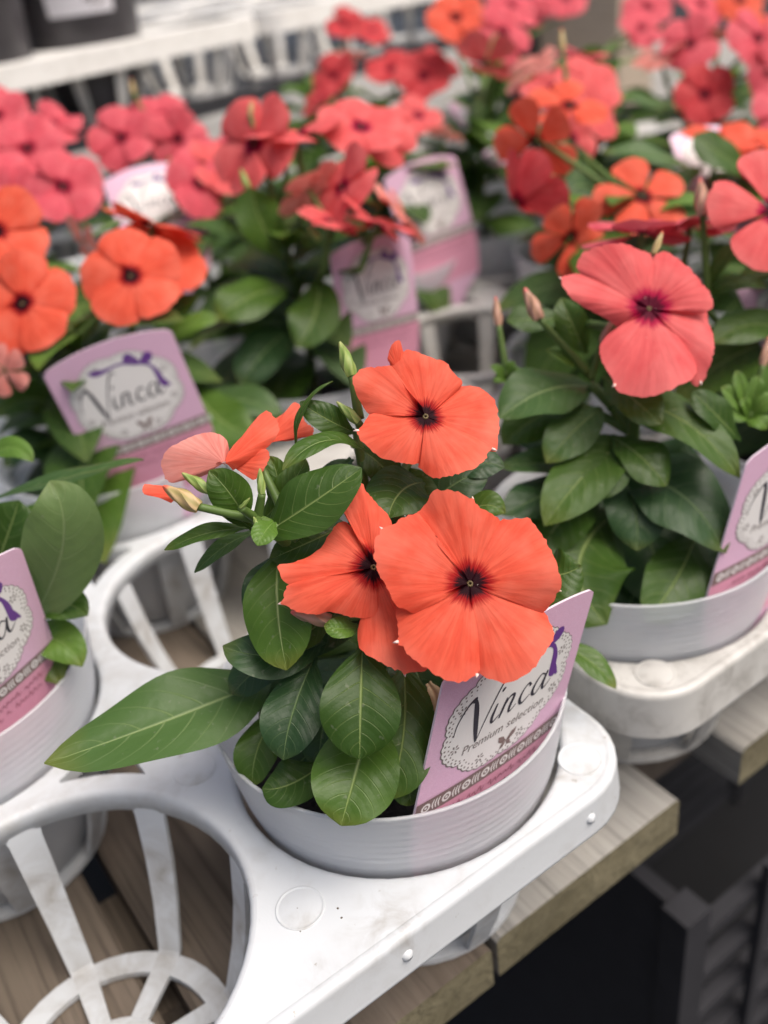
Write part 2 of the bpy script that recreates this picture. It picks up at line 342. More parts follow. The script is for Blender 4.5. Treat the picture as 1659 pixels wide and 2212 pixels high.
# ------------------------------------------------------------------ trays
HR = 0.0458
NC, NR = 3, 4
def arc(cx, cy, r, a0, a1, n):
    return [Vector((cx + r * cos(a0 + (a1 - a0) * i / n), cy + r * sin(a0 + (a1 - a0) * i / n))) for i in range(n + 1)]
X0, X1, Y0, Y1, CR = -0.247, 0.047, -0.0515, 0.3515, 0.021
def outline(off):
    r = CR + off; pts = []
    for cx, cy, a in ((X1 - CR, Y0 + CR, -pi/2), (X1 - CR, Y1 - CR, 0), (X0 + CR, Y1 - CR, pi/2), (X0 + CR, Y0 + CR, pi)):
        pts += arc(cx, cy, r, a, a + pi/2, 8)
    return pts
def tray_meshes(matname, skirt):
    loops = [outline(-0.0028)]
    NH = 56
    for i in range(NC):
        for j in range(NR):
            loops.append(arc(-0.1 * i, 0.1 * j, HR + 0.002, 0, 2 * pi, NH)[:-1])
    # slots between the hole rings, either side of each solid web
    opens = []
    for i in range(NC - 1):
        for j in range(NR - 1):
            xc, yc = -0.1 * i - 0.05, 0.1 * j + 0.05
            for sx in (-1, 1):
                hx = xc + sx * 0.05; xi = 0.0115; R = 0.0527
                xt = 0.05 - sqrt(R * R - 0.05 ** 2) - 0.0015
                low, n = [], 7
                for k in range(n + 1):
                    d = xi + (xt - xi) * k / n
                    low.append((xc + sx * d, 0.05 - sqrt(R * R - (0.05 - d) ** 2)))
                pl = [Vector((px, yc - h)) for px, h in low] + [Vector((px, yc + h)) for px, h in reversed(low)]
                opens.append(pl)
    loops += opens
    vs = []; fl = []
    for lp in loops:
        b = len(vs); vs += lp; fl.append(list(range(b, b + len(lp))))
    eds = [(f_[k], f_[(k + 1) % len(f_)]) for f_ in fl for k in range(len(f_))]
    res = geometry.delaunay_2d_cdt([Vector((p.x, p.y)) for p in vs], eds, [], 0, 1e-6)
    v2, tri = res[0], res[2]
    def solid(t):
        c = (v2[t[0]] + v2[t[1]] + v2[t[2]]) / 3
        i, j = round(-c.x / 0.1), round(c.y / 0.1)
        if 0 <= i < NC and 0 <= j < NR and (c.x + 0.1 * i) ** 2 + (c.y - 0.1 * j) ** 2 < (HR + 0.002) ** 2: return False
        for pl in opens:
            if abs(pl[0].x - c.x) > 0.05 or abs(pl[0].y - c.y) > 0.05: continue
            ins = False
            for k in range(len(pl)):
                a, b = pl[k], pl[(k + 1) % len(pl)]
                if (a.y > c.y) != (b.y > c.y) and c.x < (b.x - a.x) * (c.y - a.y) / (b.y - a.y) + a.x: ins = not ins
            if ins: return False
        return True
    keep = [t for t in tri if solid(t)]
    mb = MB(); T = 0.0022
    cent = []
    def orient(t, up):
        a, b, c = (v2[t[0]], v2[t[1]], v2[t[2]]); cr = (b - a).cross(c - a)
        return list(t) if (cr > 0) == up else list(t)[::-1]
    mb.add([(p.x, p.y, 0) for p in v2], [orient(t, True) for t in keep])
    mb.add([(p.x, p.y, -T) for p in v2], [orient(t, False) for t in keep])
    for pl in opens:
        n = len(pl); mb.add([(p.x, p.y, 0) for p in pl] + [(p.x, p.y, -T - .002) for p in pl], [(k, (k+1) % n, n + (k+1) % n, n + k) for k in range(n)])
    # rounded lips into each hole
    for i in range(NC):
        for j in range(NR):
            prof = [(HR + 0.002, 0)]
            for k in range(1, 6):
                a = pi / 2 * k / 5; prof.append((HR + 0.002 - 0.002 * sin(a), -0.002 + 0.002 * cos(a)))
            prof += [(HR - 0.0004, -0.0065), (HR + 0.0012, -0.0065), (HR + 0.0018, -0.0022)]
            L = len(prof); pv = []; pf = []
            for q in range(NH):
                a = 2 * pi * q / NH
                pv += [(-0.1 * i + r * cos(a), 0.1 * j + r * sin(a), z) for r, z in prof]
            for q in range(NH):
                q2 = (q + 1) % NH
                for k in range(L - 1): pf.append((q*L+k, q*L+k+1, q2*L+k+1, q2*L+k))
            mb.add(pv, pf)
    plate = mb.mesh('top_plate', M[matname])
    # rounded edge and skirt
    mb = MB(); fr_ = 0.0017; prof = [(-0.0040, -0.0006), (-0.0029, -0.00012), (-fr_ - 0.0006, -0.00003)]
    for k in range(0, 5):
        a = pi / 2 * k / 4; prof.append((-fr_ + fr_ * sin(a), -fr_ + fr_ * cos(a)))
    prof += [(0.00005, -fr_ - 0.0007), (0.0009, -skirt + 0.0008), (0.0010, -skirt + 0.0002), (0.0007, -skirt), (-0.0006, -skirt), (-0.0009, -skirt + 0.0006), (-0.0018, -0.0042), (-0.004, -0.0024)]
    rows = [outline(d) for d, z in prof]; n = len(rows[0]); pv = []; pf = []
    for (d, z), rw in zip(prof, rows): pv += [(p.x, p.y, z) for p in rw]
    for k in range(len(prof) - 1):
        for q in range(n): pf.append((k*n+q, (k+1)*n+q, (k+1)*n+(q+1) % n, k*n+(q+1) % n))
    mb.add(pv, pf); sk = mb.mesh('skirt', M[matname])
    # cup: bottom ring with hub, and one rib
    mb = MB()
    for r0, r1 in ((0.0272, 0.0338), (0.0105, 0.0140)):
        mb.lathe([(r0, -0.0568), (r1, -0.0568), (r1, -0.0548), (r0, -0.0548)], 40, close=True)
    cup = mb.mesh('cup', M[matname], smooth=False)
    mb = MB(); pth = [(0.0469, -0.0058), (0.0464, -0.0085), (0.0440, -0.024), (0.0405, -0.038), (0.0352, -0.0535), (0.0325, -0.0562), (0.0135, -0.0562)]
    wd = [0.0050, 0.0045, 0.0042, 0.0038, 0.0034, 0.0032, 0.0026]; pv = []; pf = []
    for (r, z), h, in zip(pth, wd):
        fl_ = z < -0.055
        dx, dz = (0, 0.0016) if fl_ else (-0.0016, 0)
        pv += [(r, -h, z), (r, h, z), (r + dx, h, z + dz), (r + dx, -h, z + dz)]
    for k in range(len(pth) - 1):
        for q in range(4): pf.append((k*4+q, k*4+(q+1) % 4, k*4+4+(q+1) % 4, k*4+4+q))
    pf += [(3, 2, 1, 0), tuple(len(pv) - 4 + q for q in range(4))]
    mb.add(pv, pf); rib = mb.mesh('rib', M[matname], smooth=False)
    mb = MB(); mb.lathe([(0.0001, 0.00022), (0.0050, 0.00022), (0.0053, 0.00010), (0.0056, 0.00030), (0.0059, 0.00030), (0.0061, -0.0004)], 32)
    pad = mb.mesh('pad', M[matname])
    mb = MB(); mb.lathe([(0.0001, 0.0012), (0.0010, 0.0010), (0.0016, 0.0002), (0.0018, -0.0006)], 12)
    nub = mb.mesh('nub', M[matname])
    return dict(plate=plate, skirt=sk, cup=cup, rib=rib, pad=pad, nub=nub)
TM = {'tray_dusty': tray_meshes('tray_dusty', 0.0185), 'tray_white': tray_meshes('tray_white', 0.0128), 'tray_grimy': tray_meshes('tray_grimy', 0.0165)}
def tray(loc, rz, matname, label, group=None, cups=None):
    t = empty('plant_tray', loc, rz); tag(t, label, 'tray', group or 'white plastic plant trays'); T = TM[matname]
    link('top_plate', T['plate'], t); link('skirt', T['skirt'], t)
    for i in range(NC):
        for j in range(NR):
            if cups is not None and (i, j) not in cups: continue
            c = link('cup', T['cup'], t); c.location = (-0.1 * i, 0.1 * j, 0)
            for k in range(8):
                r = link('rib', T['rib'], c); r.rotation_euler = (0, 0, radians(40 + 45 * k))
    for i in range(NC):
        for j in range(NR + 1):
            if i < NC - 1:
                p = link('pad', T['pad'], t); p.location = (-0.1 * i - 0.05, (0.1 * j - 0.0295 if j == 0 else 0.1 * j - 0.072 if j < NR else 0.33), 0)
    for px, py in ((X1 - 0.0145, Y0 + 0.0115), (X0 + 0.0145, Y0 + 0.0115), (X1 - 0.0145, Y1 - 0.0115)):
        p = link('pad', T['pad'], t); p.location = (px, py, 0)
    for px in (0.0242, -0.0355, -0.17):
        nb = link('nub', T['nub'], t); nb.location = (px, Y0 - 0.0002, -0.0065); nb.rotation_euler = (pi / 2, 0, 0)
    return t
def crumbs(t):
    rr = random.Random(8); mb = MB()
    for _ in range(46):
        x, y = rr.uniform(-.11, .04), rr.uniform(-.047, .06)
        if any((x + .1 * i) ** 2 + (y - .1 * j) ** 2 < .0505 ** 2 for i in range(3) for j in range(3)) or (abs(abs((x + .05) % .1 - .05)) < -1): continue
        if y > .01: continue
        r = rr.uniform(.00018, .00055); n = 6; a0 = rr.uniform(0, 6); vs = [(x, y, r * .9)] + [(x + r * rr.uniform(.7, 1.3) * cos(a0 + k * pi / 3), y + r * rr.uniform(.7, 1.3) * sin(a0 + k * pi / 3), -.0001) for k in range(n)]
        mb.add(vs, [(0, 1 + k, 1 + (k + 1) % n) for k in range(n)])
    o = mb.obj('compost_crumbs', M['crumb'], t); o['kind'] = 'stuff'
plain('crumb', (0.10, 0.075, 0.05), 0.9)
clean = tray((0, 0, 0), 0, 'tray_white', 'clean white plastic tray at the bench edge with two empty holes showing'); crumbs(clean)
tray((0.305, 0.009, 0), 0, 'tray_grimy', 'grimy white tray beside the clean one, its rounded corner stained grey')
tray((0.61, 0.015, 0), radians(0.4), 'tray_grimy', 'dirty white tray filled with red and pink flowers beside the stained-corner tray')
tray((0.004, 0.409, 0), 0, 'tray_white', 'white tray under rose-pink flowers, directly behind the clean tray')
tray((0.309, 0.418, 0), radians(-0.3), 'tray_white', 'white tray under red flowers, behind the stained-corner tray')
tray((0.614, 0.424, 0), 0, 'tray_grimy', 'dirty white tray under the flowers nearest the beige post')

# ------------------------------------------------------------------ plant pieces
def pot_mesh():
    mb = MB(); out = []
    zs = [-0.0535, -0.0525, -0.0400, -0.0250, -0.0100, -0.0010]
    rs = [0.0300, 0.0312, 0.0345, 0.0385, 0.0425, 0.0447]
    out = list(zip(rs, zs))
    n = 26
    for k in range(n + 1):                       # fine moulded rings up the collar
        z = 0.0004 + 0.0210 * k / n
        r = 0.0449 + 0.0030 * k / n + (0.00008 + 0.00012 * sin(k * 1.9) + 0.00006 * sin(k * 4.1))
        out.append((r, z))
    out += [(0.0481, 0.0219), (0.0478, 0.0224), (0.0471, 0.0222)]
    inn = [(0.0468, 0.018), (0.0437, -0.001), (0.0335, -0.040), (0.0302, -0.0515), (0.0002, -0.0515)]
    mb.lathe([(0.0002, -0.0535)] + out + inn, 72)
    return mb.mesh('pot', M['pot_plastic'])
POT = pot_mesh()
def soil_mesh():
    mb = MB(); rr = random.Random(3); vs = [(0, 0, -0.002)]; fs = []; n = 40; rad = [0.008, 0.016, 0.024, 0.031, 0.037, 0.0428]
    for r in rad:
        for k in range(n):
            a = 2 * pi * k / n; vs.append((r * cos(a), r * sin(a), -0.0045 + rr.uniform(-0.0016, 0.0022)))
    for k in range(n): fs.append((0, 1 + k, 1 + (k + 1) % n))
    for i in range(len(rad) - 1):
        for k in range(n): fs.append((1+i*n+k, 1+(i+1)*n+k, 1+(i+1)*n+(k+1) % n, 1+i*n+(k+1) % n))
    mb.add(vs, fs)
    return mb.mesh('soil', M['soil'])
SOIL = soil_mesh()

def bez(a, c, b, t): return a * ((1-t)**2) + c * (2*t*(1-t)) + b * (t*t)
def dbez(a, c, b, t): return (c - a) * (2*(1-t)) + (b - c) * (2*t)
def leaf_geom(base, mid, tip, width, nrm, fold=0.18, peak=1.0, wav=0.05, sharp=0.62, seed=0, nl=18, na=8):
    rr = random.Random(seed); ph = rr.uniform(0, 6); ctrl = mid * 2 - (base + tip) * 0.5
    vs = []; uv = []; fs = []
    for i in range(nl + 1):
        t = i / nl; T = dbez(base, ctrl, tip, t).normalized(); p = bez(base, ctrl, tip, t)
        S = T.cross(nrm).normalized(); Nn = S.cross(T).normalized()
        tt = max(0.0, (t - 0.035) / 0.965)
        sh = max(0.0, sin(pi * tt ** peak)) ** sharp if tt > 0 else 0
        if tt > 0.88: sh *= 1 - 0.30 * ((tt - 0.88) / 0.12) ** 1.5
        hw = max(width * 0.5 * sh, 0.0007 * (1 - t) + 0.00015)
        for j in range(na + 1):
            u = -1 + 2 * j / na; au = abs(u)
            lift = fold * hw * (au ** 1.15) - fold * 0.75 * hw * au ** 2.6
            lift += wav * width * au ** 2 * sin(ph + t * 9 + (1.7 if u > 0 else 0)) * sh
            lift -= 0.00035 * max(0, 1 - au * 7)
            vs.append(p + S * (u * hw) + Nn * lift); uv.append((j / na, t))
    for i in range(nl):
        for j in range(na): fs.append((i*(na+1)+j, i*(na+1)+j+1, (i+1)*(na+1)+j+1, (i+1)*(na+1)+j))
    return vs, fs, uv
def leaf(parent, b, m_, t, wpx, n=(0, .35, 1), mat='leaf', fold=0.18, peak=1.0, wav=0.085, sharp=0.62, name='leaf'):
    b, m_, t = at(*b), at(*m_), at(*t); dep = (m_ - CAM).dot(RC @ Vector((0, 0, -1)))
    inv = parent.matrix_world.inverted() if False else Matrix.Translation(-Vector(parent.location))
    vs, fs, uv = leaf_geom(b, m_, t, wpx * dep / FPX, cdir(*n), fold, peak, wav, sharp, int(wpx * 13 + b.x * 9e4))
    mb = MB(); mb.add([inv @ p for p in vs], fs, 0, uv)
    o = mb.obj(name, M[mat], parent); return o

# flower outlines: traced from the open flowers, in the picture's pixels
def k1(pts): return [(518.4 + x * .46876, 691.3 + y * .46876) for x, y in pts]
def k2(pts): return [(1036.9 + x * .4297, 518.4 + y * .4297) for x, y in pts]
F1 = dict(c=k1([(1060, 1215)])[0], p=[
 (0, k1([(1010,1170),(940,1075),(860,1010),(815,945),(805,890),(845,850),(880,800),(885,784),(903,780),(960,785),(1010,795),(1060,828),(1068,815),(1085,855),(1130,880),(1170,895),(1215,925),(1215,980),(1180,1060),(1140,1140)])),
 (1, k1([(1085,1190),(1125,1100),(1155,1010),(1180,940),(1215,910),(1265,912),(1320,905),(1350,918),(1375,945),(1395,985),(1415,1010),(1425,1050),(1440,1090),(1460,1160),(1468,1235),(1475,1250),(1455,1258),(1445,1300),(1410,1350),(1330,1335),(1240,1305),(1150,1275),(1090,1245)])),
 (0, k1([(1130,1225),(1250,1250),(1340,1290),(1400,1310),(1430,1370),(1450,1430),(1445,1470),(1410,1520),(1380,1560),(1350,1600),(1310,1640),(1275,1662),(1230,1678),(1195,1668),(1160,1655),(1110,1640),(1080,1600),(1060,1540),(1050,1450),(1045,1330)])),
 (1, k1([(1062,1300),(1090,1430),(1112,1530),(1137,1600),(1100,1625),(1085,1645),(1050,1660),(1000,1672),(960,1662),(910,1648),(850,1605),(790,1565),(765,1535),(745,1500),(708,1492),(732,1462),(725,1400),(715,1310),(760,1280),(840,1260),(920,1230),(1000,1210)])),
 (2, k1([(1010,1228),(930,1265),(865,1325),(825,1358),(790,1355),(755,1332),(722,1328),(700,1290),(670,1225),(640,1185),(622,1120),(613,1080),(620,1020),(640,985),(645,960),(675,960),(690,950),(740,915),(800,890),(828,885),(822,925),(845,975),(920,1040),(985,1100),(1022,1155)]))])
F2 = dict(c=k1([(615, 1140)])[0], p=[
 (1, k1([(603,1055),(545,985),(490,920),(455,850),(448,805),(465,785),(490,765),(540,743),(570,765),(575,790),(640,850),(690,900),(707,940),(690,1000),(660,1070)])),
 (0, k1([(560,1178),(450,1195),(330,1212),(220,1222),(200,1205),(180,1175),(172,1130),(230,1125),(300,1095),(370,1050),(400,1000),(430,955),(475,915),(530,960),(575,1010),(610,1070)])),
 (2, k1([(550,1162),(450,1180),(330,1205),(235,1215),(207,1245),(200,1290),(178,1310),(205,1315),(250,1345),(340,1365),(420,1342),(500,1370),(570,1380),(620,1370),(642,1340),(635,1300),(618,1270),(606,1210)])),
 (0, k1([(600,1210),(590,1290),(560,1350),(548,1400),(540,1440),(543,1500),(570,1540),(620,1570),(700,1610),(745,1625),(760,1642),(780,1625),(850,1625),(870,1600),(820,1560),(780,1490),(750,1400),(735,1330),(700,1250),(660,1180)])),
 (-1, k1([(660,1180),(760,1250),(860,1260),(900,1180),(880,1080),(800,1010),(720,1000),(660,1060)]))])
F3 = dict(c=k1([(855, 445)])[0], p=[
 (1, k1([(805,395),(740,320),(700,260),(692,200),(705,165),(730,145),(765,137),(800,140),(850,165),(890,180),(940,205),(958,215),(965,240),(990,265),(1030,292),(1010,320),(950,375),(895,425)])),
 (2, k1([(790,428),(720,447),(660,450),(600,430),(555,380),(525,330),(515,290),(530,260),(560,245),(595,236),(610,243),(650,240),(695,233),(710,275),(760,335),(820,405)])),
 (0, k1([(810,435),(720,425),(640,420),(595,430),(570,470),(548,508),(526,514),(545,535),(555,560),(590,590),(650,625),(720,640),(780,652),(835,648),(862,620),(870,560),(858,490)])),
 (1, k1([(843,490),(848,560),(858,610),(845,645),(820,657),(850,690),(872,715),(880,725),(920,738),(1000,730),(1060,705),(1100,680),(1130,650),(1145,610),(1180,600),(1120,560),(1050,530),(960,490),(900,455)])),
 (0, k1([(890,455),(980,520),(1060,575),(1120,600),(1150,600),(1180,610),(1188,570),(1200,490),(1197,430),(1190,400),(1180,360),(1160,340),(1110,305),(1060,293),(1000,295),(940,340),(890,400)]))])
F4 = dict(c=k2([(850, 345)])[0], p=[
 (1, k2([(785,305),(700,255),(620,230),(550,200),(505,160),(487,125),(490,90),(530,55),(620,45),(720,42),(800,58),(870,72),(875,150),(865,260)])),
 (0, k2([(790,320),(690,240),(600,215),(530,185),(490,165),(440,185),(405,195),(398,225),(405,260),(450,310),(520,340),(600,370),(680,400),(735,418),(800,392)])),
 (2, k2([(795,390),(720,430),(640,470),(600,530),(597,590),(625,650),(672,720),(665,742),(690,760),(760,790),(830,800),(920,785),(1000,748),(1060,710),(1085,660),(1080,600),(1000,520),(925,430)])),
 (0, k2([(900,430),(980,560),(1050,640),(1075,715),(1108,732),(1120,710),(1140,680),(1160,590),(1177,480),(1170,400),(1155,280),(1100,300),(1000,330),(910,345)])),
 (2, k2([(848,260),(846,150),(870,80),(910,48),(960,45),(1000,90),(1050,160),(1100,240),(1145,285),(1165,350),(1120,380),(1030,375),(920,365)]))])

def tips(F, kf, pts): F['tips'] = [(kf([a])[0], b) for a, b in pts]
tips(F1, k1, [((662,972),(-9,-8)), ((728,1483),(-11,2)), ((1456,1246),(11,2)), ((1072,836),(-1,-10)), ((1092,1632),(-3,10))])
tips(F2, k1, [((196,1306),(-10,2)), ((757,1624),(2,10))])
tips(F3, k1, [((546,514),(-12,0)), ((1160,598),(11,4)), ((955,226),(1,-9)), ((600,246),(-2,-8))])
tips(F4, k2, [((412,205),(-8,-6)), ((676,732),(-7,5)), ((1104,716),(2,8)), ((1140,290),(8,-3))])
def smooth_line(pts, n):
    for _ in range(2):
        q = [pts[0]]
        for a, b in zip(pts, pts[1:]): q += [a * .8 + b * .2, a * .2 + b * .8]
        q.append(pts[-1]); pts = q
    L = [0]
    for a, b in zip(pts, pts[1:]): L.append(L[-1] + (b - a).length)
    out = []; j = 0
    for i in range(n):
        d = L[-1] * i / (n - 1)
        while j < len(L) - 2 and L[j + 1] < d: j += 1
        s = (d - L[j]) / max(1e-9, L[j + 1] - L[j]); out.append(pts[j].lerp(pts[j + 1], min(1, s)))
    return out
def petal_mesh(poly, R, level, seed, mat, pin=0.05, cup=0.05, rip=0.05, n=72, rings=12, name='petal', droop=None, r0=0.0):
    """poly: 2D outline round the flower centre; returns a mesh in the flower's own frame"""
    rr = random.Random(seed); ph = rr.uniform(0, 6.28); k = rr.choice((2, 3)); off = rr.uniform(0, 5)
    line = smooth_line([Vector(p) for p in poly], n); vs = []; uv = []; fs = []
    cen = sum(line, Vector((0, 0))) / n; ca = atan2(cen.y, cen.x)
    for i, p in enumerate(line):
        s = i / (n - 1); edge = min(1, min(s, 1 - s) * 6)
        jit = 1 + rr.uniform(-0.016, 0.012) * edge
        a = atan2(p.y, p.x) - ca
        if a > pi: a -= 2 * pi
        if a < -pi: a += 2 * pi
        for q in range(rings):
            t = 0.035 + 0.965 * (q / (rings - 1)) ** 0.9
            r = p.length * t / R
            jj = 1 + (jit - 1) * t ** 6
            z = R * (cup * r * r - 0.02 * r + pin * (s - 0.5) * r + level * 0.040 * min(1, t * 1.6)
                     + rip * t * t * sin(ph + a * k * 1.6) * 0.5 + 0.016 * t ** 3 * sin(off + s * 23) + 0.0026 * t * sin(s * 88 + ph) * edge + 0.085 * t * (cos(a * 2.2) - .35) - 0.07 * t ** 4)
            if droop: z -= R * droop * t * t
            vs.append((p.x * t * jj, p.y * t * jj, z)); uv.append((off + a / (2 * pi), r0 + (1 - r0) * r))
    for i in range(n - 1):
        for q in range(rings - 1): fs.append((i*rings+q, (i+1)*rings+q, (i+1)*rings+q+1, i*rings+q+1))
    mb = MB(); mb.add(vs, fs, 0, uv); return mb.mesh(name, M[mat])
def throat_mesh():
    mb = MB()
    mb.lathe([(0.00020, -0.0002), (0.00038, 0.0003), (0.00062, 0.0003), (0.00075, -0.0002), (0.0009, -0.002), (0.0011, -0.010), (0.0015, -0.014), (0.0013, -0.019), (0.0009, -0.021)], 14)
    for i, f in enumerate(mb.f):
        if sum(mb.v[q].z for q in f) / len(f) < -.0011: mb.m[i] = 1
    return mb.mesh('flower', [M['throat'], M['stem']])
THROAT = throat_mesh()
def frame_of(c, n, roll=0.0):
    n = n.normalized(); xa = (RC @ Vector((1, 0, 0))); xa = (xa - n * xa.dot(n)).normalized(); ya = n.cross(xa)
    m = Matrix((xa, ya, n)).transposed().to_4x4(); m.translation = c
    return m @ Matrix.Rotation(roll, 4, 'Z')
def stalk(parent, a, b, r=0.0011, bow=None, name='stem', mat='stem'):
    a = Vector(a) - Vector(parent.location); b = Vector(b) - Vector(parent.location)
    c = (a + b) * 0.5 + (bow if bow is not None else Vector((0, 0, (b - a).length * 0.10)))
    mb = MB(); mb.tube([bez(a, c, b, i / 10) for i in range(11)], [r * (1.25 - 0.35 * i / 10) for i in range(11)], 9)
    return mb.obj(name, M[mat], parent)
def traced_flower(parent, F, dep, n, mat, root, seed, pin=0.05, cup=0.04, rip=0.06):
    c = at(*F['c'], dep); nn = cdir(*n); fr = frame_of(c, nn); inv = fr.inverted()
    fl = link('flower', THROAT, parent); fl.matrix_local = Matrix.Translation(-Vector(parent.location)) @ fr
    loc = [(lv, [(inv @ on_plane(u, v, c, nn)).to_2d() for u, v in poly]) for lv, poly in F['p']]
    R = sorted(max(q.length for q in poly) for lv, poly in loc)[2]
    for i, (lv, poly) in enumerate(loc):
        link('petal', petal_mesh(poly, R, lv, seed * 11 + i, mat, pin, cup, rip), fl)
    for (u, v), (du, dv) in F.get('tips', ()):
        p = inv @ on_plane(u, v, c, nn); q = inv @ on_plane(u + du, v + dv, c, nn); z_ = R * .02
        mb = MB(); mb.tube([(p.x, p.y, z_), ((p.x + q.x) / 2, (p.y + q.y) / 2, z_ + .0002), (q.x, q.y, z_)], [.00042, .00028, .00008], 6); mb.obj('petal_tip', M['tip'], fl)
    stalk(parent, root, c - nn * 0.0205); return fl, R

# generic flowers: outline of the traced ones, or separate narrow lobes
def norm_outline(F):
    cx, cy = F['c']; ps = [(lv, [Vector(((u - cx), -(v - cy))) for u, v in p]) for lv, p in F['p']]
    R = sorted(max(q.length for q in p) for lv, p in ps)[2]
    return [(lv, [q / R for q in p]) for lv, p in ps]
def lobes(wid, asym=0.25):
    out = []
    for k in range(5):
        a0 = 2 * pi * k / 5 + 0.3; p = []
        for s, r in ((-1, .30), (-1.0, .55), (-.95, .78), (-.70, .95), (-.2, 1.0), (.3, 1.0), (.75, .92), (.95, .72), (.85, .5), (.6, .28)):
            th = a0 + s * wid / 2 * (1 if r > .5 else .8) + asym * (r - .5) * .5; p.append(Vector((r * cos(th), r * sin(th))))
        out.append((k % 2, p))
    return out
PROTO = {}
def proto(kind, mat):
    if (kind, mat) in PROTO: return PROTO[(kind, mat)]
    src = {'round': norm_outline(F1), 'open': norm_outline(F3), 'lobed': lobes(1.12), 'wide': lobes(1.50, .38)}[kind]
    cup = {'round': .03, 'open': .05, 'lobed': .02, 'wide': .05}[kind]
    PROTO[(kind, mat)] = [petal_mesh([(q.x * 0.021, q.y * 0.021) for q in p], 0.021, lv, hash(kind) % 50 + i * 3 if False else len(kind) * 7 + i * 3, mat, .06, cup, .09, n=26, rings=8) for i, (lv, p) in enumerate(src)]
    return PROTO[(kind, mat)]
def flower(parent, u, v, dep, n=(0, .1, 1), roll=0.0, size=0.021, mat='petal_orange', kind='wide', root=None, droop=0.0, skip=()):
    jr = random.Random(int(u * 31 + v * 7))
    if dep > .42: size *= .92
    c = at(u, v, dep); nn = cdir(*n); fr = frame_of(c, nn, roll)
    fl = link('flower', THROAT, parent); fl.matrix_local = Matrix.Translation(-Vector(parent.location)) @ fr
    for i, me in enumerate(proto(kind, mat)):
        if i in skip: continue
        p = link('petal', me, fl); s = size / 0.021; p.scale = (s, s, s)
        if True:
            cen = sum((Vector(x.co) for x in me.vertices), Vector()) / len(me.vertices); ax = Vector((-cen.y, cen.x, 0)).normalized()
            p.rotation_mode = 'QUATERNION'; p.rotation_quaternion = (Matrix.Rotation(droop + jr.uniform(-.20, .20), 3, ax) @ Matrix.Rotation(jr.uniform(-.13, .13), 3, cen.normalized())).to_quaternion()
    if root is not None:
        e = c - nn * 0.0205
        if n[2] < .8: root = e.lerp(Vector(root), .45) - Vector((0, 0, .022)) - cdir(0, 0, 1) * .006
        stalk(parent, root, e)
    return fl

def bud_geom():
    mb = MB(); prof = []
    for i in range(15):
        t = i / 14; z = 0.014 * t
        r = 0.0024 * (0.42 + 0.75 * sin(pi * min(1, t * 0.92 + 0.12)) ** 0.9) * (1 - 0.35 * t)
        if t > 0.93: r *= 0.55
        prof.append((max(r, .0002), z))
    vs = []; fs = []; uv = []; n = 20
    for (r, z) in prof:
        for k in range(n + 1):
            a = 2 * pi * k / n; tw = z / 0.014 * 2.2
            rr = r * (1 + 0.13 * cos(5 * a)); vs.append((rr * cos(a + tw), rr * sin(a + tw), z)); uv.append((k / n, z / 0.014))
    for i in range(len(prof) - 1):
        for k in range(n): fs.append((i*(n+1)+k, i*(n+1)+k+1, (i+1)*(n+1)+k+1, (i+1)*(n+1)+k))
    mb.add(vs, fs, 0, uv)
    return mb
BUDM = {k: bud_geom().mesh('bud', M[k]) for k in ('bud_green', 'bud_cream', 'bud_pink')}
def bud(parent, base, tip, mat='bud_green', fat=1.0, root=None):
    b, t = at(*base), at(*tip); d = t - b; q = d.to_track_quat('Z', 'Y')
    o = link('bud', BUDM[mat], parent); s = d.length / 0.014
    o.matrix_local = Matrix.Translation(b - Vector(parent.location)) @ q.to_matrix().to_4x4() @ Matrix.Diagonal((s * fat, s * fat, s, 1))
    if root is not None: stalk(parent, root, b + d * 0.03, 0.0010, Vector((0, 0, 0)))
    return o

def potted(x, y, label, group=None, yaw=0.0):
    p = empty('potted_vinca', (x, y, 0)); tag(p, label, 'potted plant', group or 'potted vincas in the trays')
    a = link('pot', POT, p); b = link('soil', SOIL, p); b.rotation_euler = (0, 0, yaw)
    return p

